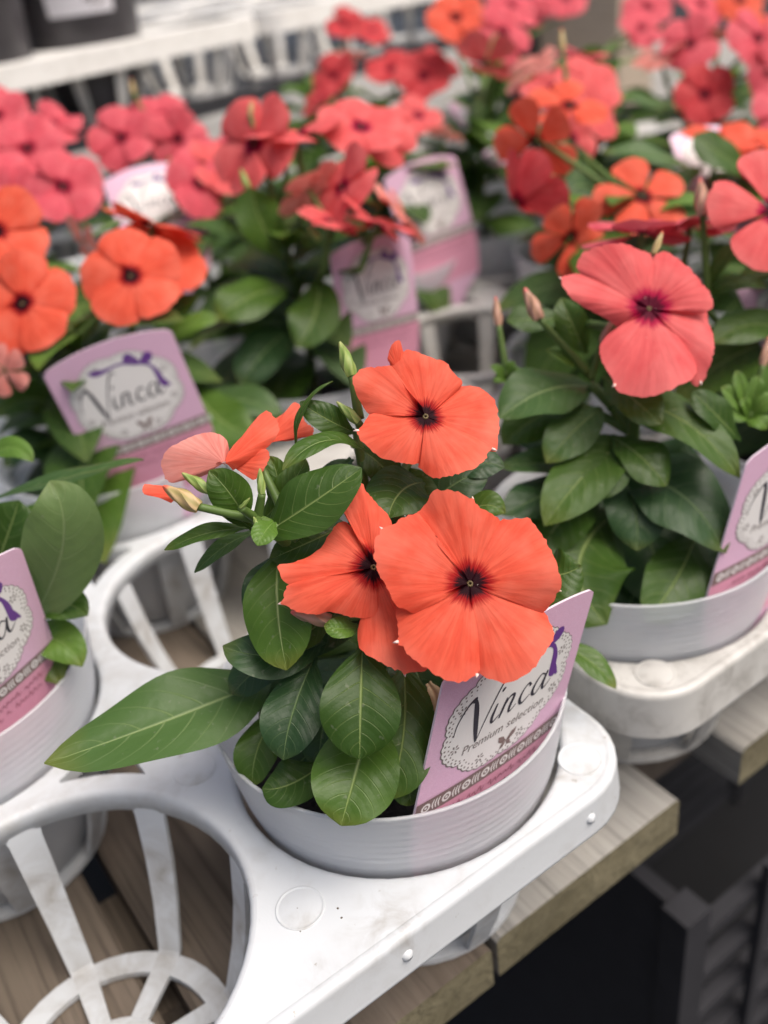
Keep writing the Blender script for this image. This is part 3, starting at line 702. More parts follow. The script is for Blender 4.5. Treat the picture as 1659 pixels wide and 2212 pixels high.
# ready leaves for the plants further back
LEAFM = {}
def leaf_protos():
    for mat in ('leaf', 'leaf_grey', 'leaf_bright'):
        LEAFM[mat] = []
        for k in range(5):
            rr = random.Random(k); dr = 0.06 + 0.13 * k / 4
            vs, fs, uv = leaf_geom(Vector((0, 0, 0)), Vector((0.5, 0, 0.10 - dr * .2)), Vector((1, 0.04 * (k - 2), -dr * 1.6)), 0.40 + 0.035 * k, Vector((0, 0, 1)), 0.22, .9, .05, .72, k, 14, 6)
            mb = MB(); mb.add(vs, fs, 0, uv); LEAFM[mat].append(mb.mesh('leaf', M[mat]))
leaf_protos()
def bushy(p, seed, h=0.085, lean=(0, 0), levels=7, span=(0.040, 0.060), fan=1.12, z0=0.012):
    """a bush of opposite leaf pairs round a branching stem"""
    h -= 0.008
    rr = random.Random(seed); top = Vector((lean[0], lean[1], h))
    mb = MB(); c = Vector((0, 0, h * .55)); pts = [bez(Vector((0, 0, -0.006)), c, top, i / 10) for i in range(11)]
    mb.tube(pts, [0.0021 - 0.0009 * i / 10 for i in range(11)], 8); mb.obj('stem', M['stem'], p)
    az = rr.uniform(0, 6)
    levels += 4
    for k in range(levels):
        t = (k + 0.5) / levels; q = bez(Vector((0, 0, z0)), c, top, t)
        L = span[1] + (span[0] * (.62 if t > .85 else 1) - span[1]) * t ** 1.5; az += pi / 2 + rr.uniform(-.35, .35)
        for sgn in (0, pi):
            a = az + sgn + rr.uniform(-.25, .25); el = radians(-18 + 52 * t + rr.uniform(-12, 12))
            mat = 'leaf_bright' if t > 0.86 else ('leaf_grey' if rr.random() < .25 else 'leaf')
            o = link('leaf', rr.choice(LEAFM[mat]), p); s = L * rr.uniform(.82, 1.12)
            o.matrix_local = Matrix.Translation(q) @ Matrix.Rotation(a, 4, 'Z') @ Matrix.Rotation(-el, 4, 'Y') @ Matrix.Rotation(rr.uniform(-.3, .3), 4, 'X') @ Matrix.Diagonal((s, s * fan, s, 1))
    return Vector(p.location) + top

# ------------------------------------------------------------------ plant labels (unit width, u across, v up; v=0 at the lace band)
TT = 0.78; BEND = 0.10
def bnd(u, v, wz): return (u, v, wz - BEND * u * u)
def subdiv_fill(poly, wz, nm, mats, m=0, thick=0.0):
    """fills a 2D outline with a fine grid of faces so that it can follow the label's bend"""
    us = [p[0] for p in poly]; lo, hi = min(us), max(us)
    bm = bmesh.new(); vs = [bm.verts.new((p[0], p[1], 0)) for p in poly]; f = bm.faces.new(vs)
    n = max(1, int((hi - lo) / 0.06))
    for i in range(1, n + 1):
        x = lo + (hi - lo) * i / (n + 1)
        bmesh.ops.bisect_plane(bm, geom=bm.verts[:] + bm.edges[:] + bm.faces[:], plane_co=(x, 0, 0), plane_no=(1, 0, 0))
    bmesh.ops.triangulate(bm, faces=[f for f in bm.faces if len(f.verts) > 4])
    bmesh.ops.recalc_face_normals(bm, faces=bm.faces)
    for f in bm.faces:
        if f.normal.z < 0: f.normal_flip()
    if thick:
        r = bmesh.ops.extrude_face_region(bm, geom=bm.faces[:])
        bmesh.ops.translate(bm, verts=[e for e in r['geom'] if isinstance(e, bmesh.types.BMVert)], vec=(0, 0, thick))
        bmesh.ops.recalc_face_normals(bm, faces=bm.faces)
        for f in bm.faces:
            if abs(f.normal.z) < .5 and len(mats) > 1: f.material_index = 1
    for v in bm.verts: v.co = bnd(v.co.x, v.co.y, v.co.z + wz)
    me = bpy.data.meshes.new(nm); bm.to_mesh(me); bm.free()
    for mm in mats: me.materials.append(mm)
    return me
def multi(shapes, wz, nm, mat):
    mb = MB()
    for poly in shapes:
        cx = sum(p[0] for p in poly) / len(poly)
        mb.add([bnd(p[0], p[1], wz) for p in poly], [tuple(range(len(poly)))])
    return mb.mesh(nm, M[mat], smooth=False)
def disc(u, v, r, n=8, ry=None): return [(u + r * cos(2*pi*k/n), v + (ry or r) * sin(2*pi*k/n)) for k in range(n)]
def ringshape(u, v, r0, r1, n=14):
    out = []
    for k in range(n):
        a, b = 2*pi*k/n, 2*pi*(k+1)/n
        out.append([(u+r0*cos(a), v+r0*sin(a)), (u+r1*cos(a), v+r1*sin(a)), (u+r1*cos(b), v+r1*sin(b)), (u+r0*cos(b), v+r0*sin(b))])
    return out
def brush(pts, n=22, sc=1.0):
    """a pen stroke of changing width as quads"""
    P = [Vector((p[0], p[1], p[2])) for p in pts]; out = []
    def cr(t):
        x = t * (len(P) - 1); i = min(int(x), len(P) - 2); s = x - i
        p0, p1, p2, p3 = P[max(i-1, 0)], P[i], P[i+1], P[min(i+2, len(P)-1)]
        return 0.5 * ((2*p1) + (p2-p0)*s + (2*p0-5*p1+4*p2-p3)*s*s + (3*p1-p0-3*p2+p3)*s**3)
    L = []; Rr = []
    for i in range(n + 1):
        p = cr(i / n); d = cr(min(1, i/n + .01)) - cr(max(0, i/n - .01)); nn = Vector((-d.y, d.x)).normalized() if d.to_2d().length > 1e-9 else Vector((0, 1))
        wv = max(p.z, .002) * 0.5 * sc; L.append((p.x + nn.x*wv, p.y + nn.y*wv)); Rr.append((p.x - nn.x*wv, p.y - nn.y*wv))
    for i in range(n): out.append([L[i], Rr[i], Rr[i+1], L[i+1]])
    return out
def epx(x, y):                                   # the blurred label's ribbon, measured on its own edges
    X, Y = x - 20, y - 570; a = (X * 960 - Y * 305) / 1335500; c = (1245 * Y + 460 * X) / 1335500
    return (a - .5, TT - TT * c)
def text_shapes(txt, size, u, v, shear):
    cu = bpy.data.curves.new('txt', 'FONT'); cu.body = txt; cu.size = size; cu.shear = shear; cu.align_x = 'CENTER'; cu.resolution_u = 3
    ob = bpy.data.objects.new('txt', cu); COL.objects.link(ob); bpy.context.view_layer.update()
    dg = bpy.context.evaluated_depsgraph_get(); me = bpy.data.meshes.new_from_object(ob.evaluated_get(dg))
    sh = [[(me.vertices[i].co.x + u, me.vertices[i].co.y + v) for i in p.vertices] for p in me.polygons]
    bpy.data.objects.remove(ob); bpy.data.curves.remove(cu); bpy.data.meshes.remove(me); return sh
def label_meshes():
    D = {}
    poly = [(-.5, -.1), (-.47, -.3), (-.40, -.52), (-.16, -.66), (-.06, -.78), (.06, -.78), (.16, -.66), (.40, -.52), (.47, -.3), (.5, -.1)]
    top = []
    for k in range(25):
        u = .5 - k / 24; top.append((u, TT + .085 * (1 - (2 * u) ** 2)))
    rc = .035
    right = [(.5, TT - rc * 1.2), (.496, TT - rc * .5), (.482, TT - .004)]; left = [(-.482, TT - .004), (-.496, TT - rc * .5), (-.5, TT - rc * 1.2)]
    D['body'] = subdiv_fill(poly + right + [p for p in top if abs(p[0]) < .475] + left, -0.012, 'plant_label', [M['label_pink'], M['label_edge']], thick=0.012)
    D['lower_panel'] = subdiv_fill([(-.498, -.05), (-.495, -.1), (-.465, -.3), (-.395, -.5), (.395, -.5), (.465, -.3), (.495, -.1), (.498, -.05)][::-1], 0.0022, 'lower_panel', [M['label_rose']])
    med = []; shadow = []
    for k in range(192):
        a = 2 * pi * k / 192; s = 1 + .075 * abs(sin(4 * a)) ** .8 + .022 * abs(sin(24 * a))
        med.append((.395 * s * cos(a), .405 + .328 * s * sin(a))); shadow.append((.401 * s * cos(a), .403 + .334 * s * sin(a)))
    D['medallion_rim'] = subdiv_fill(shadow, 0.0018, 'medallion_rim', [M['ink_grey']])
    D['medallion'] = subdiv_fill(med, 0.0034, 'medallion', [M['label_white']])
    sh = []
    for k in range(72):
        a = 2 * pi * k / 72; s = 1 + .075 * abs(sin(4 * a)) ** .8; sh.append(disc(.385 * s * cos(a), .405 + .320 * s * sin(a), .0065, 6))
        a += pi / 72; sh.append(disc(.365 * s * cos(a), .405 + .302 * s * sin(a), .0055, 6))
    for k in range(8):
        a = 2 * pi * (k + .5) / 8; cu_, cv_ = .358 * cos(a), .405 + .298 * sin(a)
        for q in range(6):
            b = q * pi / 3; sh.append([(cu_ + .006 * cos(b), cv_ + .006 * sin(b)), (cu_ + .022 * cos(b + .28), cv_ + .022 * sin(b + .28)), (cu_ + .030 * cos(b), cv_ + .030 * sin(b)), (cu_ + .022 * cos(b - .28), cv_ + .022 * sin(b - .28))])
    D['lace_pattern'] = multi(sh, 0.0046, 'lace_pattern', 'ink_grey')
    def R(pts, ws): return brush([(*epx(*p), w_) for p, w_ in zip(pts, ws)])
    rb = R([(440,560),(500,558),(580,535),(650,500),(720,465),(800,445),(900,445)], [.012,.05,.034,.022,.018,.022,.03])
    rb += R([(930,440),(860,445),(810,410),(830,375),(880,395),(940,440)], [.03,.03,.04,.045,.035,.02])
    rb += R([(930,440),(985,430),(1030,400),(1040,360),(1000,365),(950,435)], [.03,.03,.04,.04,.04,.02])
    rb += R([(930,440),(1010,455),(1060,490),(1100,550),(1130,620),(1155,665),(1190,690)], [.03,.022,.024,.04,.045,.05,.02])
    rb += R([(1130,610),(1170,650),(1225,690)], [.03,.035,.012])
    D['ribbon'] = multi(rb, 0.0050, 'ribbon', 'ink_purple')
    st = []
    A = lambda *p: st.extend(brush([(q[0] * 1.14 + .035, (q[1] - .35) * 1.14 + .325, q[2] * 1.1) for q in p]))
    A((-.345,.40,.004),(-.338,.46,.007),(-.30,.53,.010),(-.262,.555,.020),(-.268,.535,.014))
    A((-.262,.555,.010),(-.245,.50,.026),(-.222,.38,.026),(-.205,.30,.012))
    A((-.205,.30,.005),(-.165,.42,.008),(-.115,.54,.010),(-.07,.61,.013),(-.04,.60,.007))
    A((-.115,.45,.010),(-.132,.39,.018),(-.125,.356,.012),(-.09,.378,.005))
    A((-.103,.505,.012),(-.095,.515,.016),(-.087,.52,.010))
    A((-.058,.45,.009),(-.072,.40,.018),(-.085,.355,.012)); A((-.08,.38,.005),(-.045,.443,.010),(-.015,.44,.017),(-.03,.385,.018),(-.025,.356,.010),(.01,.378,.005))
    A((.088,.43,.016),(.07,.452,.009),(.04,.425,.012),(.03,.385,.018),(.05,.357,.012),(.095,.38,.005))
    A((.178,.437,.007),(.15,.452,.009),(.12,.42,.014),(.11,.38,.018),(.13,.357,.011),(.16,.385,.007),(.188,.452,.007)); A((.190,.452,.012),(.176,.39,.018),(.186,.358,.011),(.228,.388,.004))
    D['lettering'] = multi(st, 0.0052, 'lettering', 'ink_dark')
    D['small_lettering'] = multi(text_shapes('Premium selection', 0.074, 0.0, .225, .12), 0.0052, 'small_lettering', 'ink_grey')
    bf = []
    for sx in (-1, 1):
        bf += [[(.04, .135), (.04 + sx * .028, .175), (.04 + sx * .062, .185), (.04 + sx * .056, .15), (.04 + sx * .024, .128)], [(.04, .132), (.04 + sx * .030, .125), (.04 + sx * .040, .095), (.04 + sx * .014, .10)]]
    D['butterfly'] = multi(bf, 0.0052, 'butterfly', 'ink_brown')
    D['lace_band'] = subdiv_fill([(-.498, -.05), (.498, -.05), (.498, .042), (-.498, .042)], 0.0036, 'lace_band', [M['ink_brown']])
    lb = []
    for k in range(8):
        u = -.44 + k * .126; lb += ringshape(u, -.004, .016, .028)
        lb.append(disc(u, -.004, .008, 6))
        for q in range(3): lb += brush([(u + .048 + q * .018, .025, .006), (u + .040 + q * .018, -.004, .009), (u + .048 + q * .018, -.033, .006)], 5)
    D['lace_loops'] = multi(lb, 0.0050, 'lace_loops', 'label_white')
    sc = []; rr = random.Random(5)
    for row, (u0, u1, v0) in enumerate(((-.30, .36, -.115), (-.36, .30, -.185))):
        u = u0
        while u < u1:
            pts = [(u, v0, .005), (u + .012, v0 + rr.uniform(.012, .034), .008), (u + .024, v0 + rr.uniform(-.018, 0), .006), (u + .038, v0 + rr.uniform(.005, .02), .005)]
            sc += brush(pts, 6); u += .036 if rr.random() > .2 else .07
    D['script_line'] = multi(sc, 0.0044, 'script_line', 'ink_rose')
    return D
LM = label_meshes()
def plant_label(TL, TR, foot, label, skew=False):
    """TL, TR: the label's upper corners; foot: a point on its centre line at the pot rim"""
    X = TR - TL; W = X.length; X = X.normalized(); up = ((TL + TR) * .5 - foot); up = up.normalized() if skew else (up - X * up.dot(X)).normalized(); Z = X.cross(up).normalized()
    org = (TL + TR) * .5 - up * (TT * W)
    m = Matrix((X * W, up * W, Z * W)).transposed().to_4x4(); m.translation = org
    L_ = LM
    if skew:                                     # a label cut or pushed a little out of square
        upn = (up - X * up.dot(X)).normalized(); sh = Matrix(((1, up.dot(X), 0, 0), (0, up.dot(upn), 0, 0), (0, 0, 1, 0), (0, 0, 0, 1))); L_ = {}
        for k, me in LM.items(): c_ = me.copy(); c_.transform(sh); L_[k] = c_
        m = Matrix((X * W, upn * W, X.cross(upn) * W)).transposed().to_4x4(); m.translation = org
    o = link('plant_label', L_['body']); o.matrix_world = m; tag(o, label, 'plant label', 'pink labels stuck in the pots')
    par = {}
    for k in ('lower_panel', 'medallion_rim', 'lace_band', 'medallion', 'lace_pattern', 'ribbon', 'lettering', 'small_lettering', 'butterfly', 'lace_loops', 'script_line'):
        p = {'lace_pattern': 'medallion', 'ribbon': 'medallion', 'lettering': 'medallion', 'small_lettering': 'medallion', 'butterfly': 'medallion', 'lace_loops': 'lace_band', 'script_line': 'lower_panel'}.get(k)
        par[k] = link(k, L_[k], par[p] if p else o)
    return o

# ------------------------------------------------------------------ the plant in focus
A = potted(0, 0, 'potted vinca with three open orange-coral flowers, standing at the corner of the clean tray')
mb = MB(); mb.tube([(0, 0, -.006), (.001, .0, .03), (.0, -.004, .055), (.004, -.004, .078)], [.0024, .0022, .0018, .0014], 9); mb.obj('stem', M['stem'], A)
ROOT = Vector((0.001, -0.001, 0.045)); TOP = Vector((.004, -.004, .078))
hub = at(556, 1122, .2185)                     # the side shoot on the left
stalk(A, (0, 0, .035), hub, .0015)
stalk(A, ROOT, at(600, 1200, .224), .0012); stalk(A, ROOT, at(770, 930, .228), .0012)
LV = [
 # base, middle, tip (pixel, pixel, depth), width in px, normal, material, fold
 ((590,1458,.246), (400,1540,.233), (95,1649,.223), 200, (.15,.75,.75), 'leaf_grey', .22),
 ((600,1186,.226), (600,1320,.2175), (619,1448,.2155), 158, (-.25,.2,1), 'leaf', .15),
 ((700,1385,.232), (590,1415,.2235), (481,1395,.224), 108, (-.2,.5,1), 'leaf_blue', .15),
 ((783,1392,.2145), (779,1530,.2075), (777,1641,.2065), 176, (.0,.3,1), 'leaf', .14),
 ((805,1540,.224), (768,1672,.2125), (736,1784,.209), 190, (.0,.35,1), 'leaf', .22),
 ((872,1430,.229), (872,1590,.2205), (836,1728,.2185), 150, (.25,.25,1), 'leaf', .2),
 ((886,1610,.234), (884,1690,.2285), (890,1740,.2275), 88, (.1,.4,1), 'leaf', .2),
 ((680,1418,.229), (632,1540,.2215), (612,1642,.2195), 132, (-.1,.25,1), 'leaf_blue', .15),
 ((700,1645,.233), (630,1692,.2265), (566,1703,.2265), 108, (-.1,.6,.9), 'leaf', .18),
 ((600,1530,.241), (555,1620,.2345), (545,1700,.234), 95, (-.2,.4,1), 'leaf', .2),
 ((562,1156,.219), (672,1086,.2115), (781,1010,.2125), 140, (-.1,.45,1), 'leaf', .2),
 ((790,975,.224), (700,950,.2165), (610,1016,.2125), 66, (-.1,.8,.75), 'leaf', .25),
 ((768,934,.2265), (708,905,.2225), (648,868,.2225), 66, (-.2,.3,1), 'leaf', .2),
 ((640,962,.2225), (655,880,.2205), (719,823,.2225), 30, (-.8,.1,.5), 'leaf', .3),
 ((915,1040,.2285), (865,1062,.2215), (838,1120,.2175), 150, (-.1,.5,1), 'leaf', .25),
 ((526,1118,.218), (498,1068,.2135), (452,1016,.213), 92, (-.2,.2,1), 'leaf', .2),
 ((540,1138,.2225), (440,1152,.2195), (355,1188,.2195), 48, (.2,.75,.75), 'leaf', .2),
 ((545,1150,.227), (480,1182,.2265), (420,1237,.2275), 40, (.3,.6,.75), 'leaf_grey', .2),
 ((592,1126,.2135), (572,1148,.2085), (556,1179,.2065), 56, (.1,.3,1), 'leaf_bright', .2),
 ((740,1136,.2265), (662,1172,.2235), (582,1207,.2235), 96, (-.1,.6,.9), 'leaf', .2),
 ((775,1352,.2155), (738,1356,.2115), (700,1350,.2115), 52, (.0,.5,1), 'leaf_bright', .2),
 ((1160,1240,.2365), (1212,1240,.2335), (1256,1222,.2335), 112, (.2,.3,1), 'leaf', .2),
 ((985,1120,.2345), (1045,1090,.2305), (1092,1108,.2305), 66, (.0,.5,1), 'leaf', .2),
 ((1190,1380,.262), (1275,1428,.2585), (1331,1488,.2565), 60, (.2,.6,.8), 'leaf', .2),
 # the darker leaves inside the bush
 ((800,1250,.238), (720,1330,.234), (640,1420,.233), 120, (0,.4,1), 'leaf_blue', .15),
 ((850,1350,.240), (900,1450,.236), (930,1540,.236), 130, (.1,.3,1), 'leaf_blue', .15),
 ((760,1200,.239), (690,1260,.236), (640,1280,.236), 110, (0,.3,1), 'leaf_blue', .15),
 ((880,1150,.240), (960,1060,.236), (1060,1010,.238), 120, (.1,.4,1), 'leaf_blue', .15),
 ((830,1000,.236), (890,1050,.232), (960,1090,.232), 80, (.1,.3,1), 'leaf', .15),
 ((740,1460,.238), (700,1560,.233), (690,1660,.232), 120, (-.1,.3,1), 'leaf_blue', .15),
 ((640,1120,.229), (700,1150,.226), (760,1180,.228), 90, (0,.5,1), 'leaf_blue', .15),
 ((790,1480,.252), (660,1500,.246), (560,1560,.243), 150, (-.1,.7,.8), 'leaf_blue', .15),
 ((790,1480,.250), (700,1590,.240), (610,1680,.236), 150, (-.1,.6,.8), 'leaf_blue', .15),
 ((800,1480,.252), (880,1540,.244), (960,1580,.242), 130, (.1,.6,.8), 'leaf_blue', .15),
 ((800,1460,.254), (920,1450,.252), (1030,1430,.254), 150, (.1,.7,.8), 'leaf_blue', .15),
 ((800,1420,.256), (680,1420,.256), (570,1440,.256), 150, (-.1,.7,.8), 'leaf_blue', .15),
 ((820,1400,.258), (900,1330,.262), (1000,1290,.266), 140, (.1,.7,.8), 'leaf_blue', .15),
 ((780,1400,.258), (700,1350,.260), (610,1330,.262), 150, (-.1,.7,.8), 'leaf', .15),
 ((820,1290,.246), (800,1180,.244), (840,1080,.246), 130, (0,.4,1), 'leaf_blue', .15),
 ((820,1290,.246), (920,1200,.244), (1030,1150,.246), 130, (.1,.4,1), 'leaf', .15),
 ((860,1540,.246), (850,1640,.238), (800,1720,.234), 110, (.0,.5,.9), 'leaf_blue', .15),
 ((640,1190,.232), (580,1250,.226), (530,1330,.224), 90, (-.3,.3,1), 'leaf_blue', .15),
 ((560,1130,.224), (620,1060,.221), (660,990,.222), 70, (0,.4,1), 'leaf', .2),
 ((590,1110,.224), (600,1040,.222), (580,985,.223), 56, (-.1,.3,1), 'leaf', .2),
 ((545,1140,.221), (500,1110,.219), (470,1090,.219), 36, (-.1,.5,1), 'leaf', .2),
 ((640,1200,.230), (690,1240,.226), (700,1310,.225), 90, (0,.4,1), 'leaf', .2),
 ((700,1330,.232), (650,1370,.227), (570,1370,.227), 80, (-.1,.5,1), 'leaf', .2),
 ((760,960,.232), (820,1000,.230), (850,1050,.230), 80, (0,.4,1), 'leaf', .2),
 ((760,990,.232), (720,1030,.228), (690,1060,.228), 70, (0,.5,1), 'leaf_blue', .2),
 ((960,1030,.240), (1030,1000,.238), (1090,1010,.238), 80, (.1,.5,1), 'leaf_blue', .2),
 ((660,1370,.240), (560,1440,.236), (500,1500,.234), 110, (-.2,.6,.9), 'leaf_blue', .2),
]
for b, m_, t, wp, n, mt, fo in LV: leaf(A, b, m_, t, wp, n, mt, fo)
traced_flower(A, F1, .2045, (.04, .20, 1), 'petal_orange', TOP, 1, .10, .05, .13)
traced_flower(A, F2, .2125, (.05, .22, 1), 'petal_orange', ROOT, 2, .10, .08, .13)
traced_flower(A, F3, .2165, (.10, .40, 1), 'petal_orange', TOP, 3, .11, .06, .14)
# the flower turned away on the left: petals seen from behind and the side
fc = at(560, 1000, .2205)
fl = link('flower', THROAT, A); FRM = frame_of(fc, cdir(-.45, .85, -.25)); fl.matrix_local = FRM
def free_petal(parent_fl, pts, c, n, mat, seed):
    inv = FRM.inverted(); fr = frame_of(c, cdir(*n)); fi = fr.inverted()
    poly = [(fi @ on_plane(u, v, c, cdir(*n))).to_2d() for u, v in pts]; R = max(p.length for p in poly)
    me = petal_mesh(poly, R, 0, seed, mat, .10, .10, .10, r0=.32); o = link('petal', me, parent_fl); o.matrix_local = inv @ fr; return o
k3 = lambda pts: [(x * .46876, 648 + y * .46876) for x, y in pts]
free_petal(fl, k3([(1030,760),(1010,740),(960,790),(900,815),(840,830),(790,845),(765,830),(750,790),(755,740),(790,690),(850,650),(900,615),(950,600),(1000,610),(1030,640),(1035,690),(1035,720)]), at(484, 1000, .2165), (-.2, .1, 1), 'petal_back', 51)
free_petal(fl, k3([(1060,750),(1120,725),(1180,690),(1230,660),(1290,610),(1285,570),(1240,520),(1200,550),(1150,600),(1100,650),(1060,700)]), at(484, 1000, .2165), (-.1, .6, .8), 'petal_orange', 52)
free_petal(fl, k3([(1100,740),(1160,700),(1230,680),(1245,720),(1225,780),(1170,840),(1120,790),(1060,765)]), at(495, 1003, .220), (-.2, .1, 1), 'petal_orange', 53)
free_petal(fl, k3([(1280,640),(1360,630),(1440,620),(1450,590),(1400,560),(1390,500),(1360,480),(1320,520),(1270,550)]), at(565, 960, .2265), (0, .5, .9), 'petal_orange', 54)
free_petal(fl, k3([(830,890),(790,850),(740,855),(670,850),(662,880),(665,905),(720,915),(785,930)]), at(400, 1068, .2175), (-.1, .5, .9), 'petal_orange', 55)
stalk(A, hub, fc - cdir(-.45, .85, -.25) * .0205)
fl3p = k1([(700,240),(690,195),(678,185),(690,130),(710,100),(738,90),(748,130),(755,150)])
fb = at(860, 860, .231)
fl = link('flower', THROAT, A); FRM = frame_of(fb, cdir(.1, .8, .35)); fl.matrix_local = FRM
free_petal(fl, fl3p, at(862, 800, .222), (0, 0, 1), 'petal_orange', 57)
stalk(A, TOP, fb - cdir(.1, .8, .35) * .0205)
bud(A, (430,1096,.2125), (352,1050,.2125), 'bud_cream', 1.15, hub)
bud(A, (452,1060,.2155), (393,1022,.2155), 'bud_green', 1.0, hub)
bud(A, (566,1068,.2145), (561,1012,.2145), 'bud_green', .9, hub)
bud(A, (556,1138,.2095), (548,1116,.2095), 'bud_green', 1.2, hub)
bud(A, (760,812,.2215), (734,738,.2215), 'bud_green', 1.05, at(776, 905, .2245))
bud(A, (775,912,.2215), (727,868,.2215), 'bud_green', .95, at(782, 930, .2245))
bud(A, (715,1340,.2145), (628,1322,.2145), 'bud_pink', 1.1, ROOT)
bud(A, (520,1098,.2115), (540,1075,.2105), 'bud_green', .8, hub)
mb = MB(); b_, m_, t_ = at(925, 1475, .231), at(945, 1520, .229), at(930, 1560, .231)
vs_, fs_, uv_ = leaf_geom(b_, m_, t_, .0046, cdir(0, .2, 1), .5, .9, .15); mb.add(vs_, fs_, 0, uv_); mb.obj('withered_petal', M['dry_petal'], A)
rr = random.Random(12); mbp = MB()
for _ in range(26):
    a = rr.uniform(0, 6.28); r = rr.uniform(.01, .042); s = rr.uniform(.0005, .0012)
    mbp.box(r*cos(a)-s, r*cos(a)+s, r*sin(a)-s, r*sin(a)+s*.8, -.0036, -.0036 + s * 2)
o = mbp.obj('perlite', M['perlite'], A, smooth=False); o['kind'] = 'stuff'

_tl, _tr, _bl = at(966, 1477, .2085), at(1293, 1277, .2310), at(903, 1764, .2235)
plant_label(_tl, _tr, _bl + (_tr - _tl) * .5, 'pink label reading Vinca in sharp focus, half covered by the big orange flower', True)

# ------------------------------------------------------------------ neighbours
G = potted(.105, .009, 'potted vinca with one large crimson-eyed coral-pink flower in the stained-corner tray')
mb = MB(); mb.tube([(0, 0, -.006), (.0, .0, .03), (-.004, -.004, .06), (-.002, -.008, .085)], [.0026, .0024, .002, .0016], 9); mb.obj('stem', M['stem'], G)
gl = Vector(G.location); GT = gl + Vector((-.002, -.008, .085)); GM = gl + Vector((-.003, -.003, .055))
GV = [((1280,835,.292), (1180,842,.281), (1078,905,.276), 125, (-.1,.6,.9), 'leaf_grey', .2),
 ((1310,884,.287), (1455,895,.275), (1599,1033,.271), 108, (.0,.6,.9), 'leaf', .2),
 ((1305,812,.282), (1370,862,.2725), (1430,916,.2685), 88, (.0,.4,1), 'leaf', .2),
 ((1360,948,.287), (1272,1015,.2755), (1176,1136,.271), 120, (-.2,.5,1), 'leaf', .2),
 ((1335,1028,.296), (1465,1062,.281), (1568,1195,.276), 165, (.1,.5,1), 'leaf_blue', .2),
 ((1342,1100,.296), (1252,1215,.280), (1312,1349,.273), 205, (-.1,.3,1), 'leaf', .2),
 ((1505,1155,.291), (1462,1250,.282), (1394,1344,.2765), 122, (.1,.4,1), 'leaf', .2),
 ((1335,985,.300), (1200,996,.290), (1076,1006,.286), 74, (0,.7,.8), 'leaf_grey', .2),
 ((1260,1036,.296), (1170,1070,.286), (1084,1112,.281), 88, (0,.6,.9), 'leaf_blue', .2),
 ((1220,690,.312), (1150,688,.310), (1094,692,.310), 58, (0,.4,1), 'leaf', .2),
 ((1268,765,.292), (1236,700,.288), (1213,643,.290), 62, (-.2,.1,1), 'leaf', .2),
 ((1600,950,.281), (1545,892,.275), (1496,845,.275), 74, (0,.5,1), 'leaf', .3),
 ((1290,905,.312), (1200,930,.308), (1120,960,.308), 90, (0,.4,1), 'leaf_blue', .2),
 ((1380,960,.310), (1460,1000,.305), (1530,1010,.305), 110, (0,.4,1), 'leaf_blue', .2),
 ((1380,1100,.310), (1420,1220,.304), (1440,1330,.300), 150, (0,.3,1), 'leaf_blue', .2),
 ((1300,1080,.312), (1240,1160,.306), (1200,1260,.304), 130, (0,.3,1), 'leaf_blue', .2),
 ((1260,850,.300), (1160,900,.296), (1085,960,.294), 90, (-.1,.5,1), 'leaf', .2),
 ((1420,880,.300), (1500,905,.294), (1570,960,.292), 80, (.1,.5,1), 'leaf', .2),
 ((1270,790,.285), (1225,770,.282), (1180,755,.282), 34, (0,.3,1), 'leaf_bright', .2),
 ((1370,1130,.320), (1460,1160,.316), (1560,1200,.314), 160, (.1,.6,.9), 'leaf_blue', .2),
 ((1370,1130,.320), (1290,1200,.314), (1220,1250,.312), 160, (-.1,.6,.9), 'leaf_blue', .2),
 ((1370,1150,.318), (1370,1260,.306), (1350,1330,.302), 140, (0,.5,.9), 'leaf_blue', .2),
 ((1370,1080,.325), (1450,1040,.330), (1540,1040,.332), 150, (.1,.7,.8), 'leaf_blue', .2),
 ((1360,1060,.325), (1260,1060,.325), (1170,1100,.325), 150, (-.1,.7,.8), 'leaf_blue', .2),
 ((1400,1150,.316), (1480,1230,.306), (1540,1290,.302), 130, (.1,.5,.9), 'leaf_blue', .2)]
GV += [((1310,960,.284), (1310,1010,.276), (1285,1080,.274), 95, (-.1,.5,1), 'leaf', .2), ((1320,940,.284), (1390,990,.276), (1440,1050,.274), 95, (.1,.5,1), 'leaf', .2),
 ((1300,880,.288), (1240,930,.280), (1180,1000,.278), 90, (-.1,.5,1), 'leaf_grey', .2), ((1330,1000,.290), (1370,1090,.282), (1375,1190,.280), 120, (0,.4,1), 'leaf_blue', .2),
 ((1480,1080,.30), (1550,1150,.294), (1590,1240,.292), 110, (.2,.4,1), 'leaf_blue', .2), ((1300,1060,.292), (1215,1120,.284), (1160,1210,.282), 110, (-.2,.4,1), 'leaf', .2)]
for b, m_, t, wp, n, mt, fo in GV: leaf(G, b, m_, t, wp * 1.14, n, mt, fo)
traced_flower(G, F4, .2655, (.06, .25, 1), 'petal_coral', GT, 4, .10, .05, .13)
flower(G, 1385, 505, .318, (-.1, .95, .25), .4, .021, 'petal_rose', 'wide', GT)
bud(G, (1165,690,.277), (1133,622,.277), 'bud_pink', 1.15, at(1272, 810, .284))
bud(G, (1077,704,.292), (1070,640,.292), 'bud_pink', .85, at(1095, 815, .294))
bud(G, (1300,742,.279), (1325,688,.279), 'bud_pink', .9, at(1275, 820, .284))
bud(G, (1412,548,.272), (1432,498,.272), 'bud_cream', .8)
stalk(G, GM, at(1275, 830, .286), .0017); stalk(G, GT, at(1270, 700, .287), .0014)
for tipx, tipy in ((1060,790), (1110,780), (1130,800), (1065,825)):
    leaf(G, (1095,822,.294), ((1095+tipx)/2,(822+tipy)/2-6,.292), (tipx,tipy,.292), 24, (0,.5,1), 'leaf_bright', .2)
stalk(G, GM, at(1095, 824, .295), .0013)
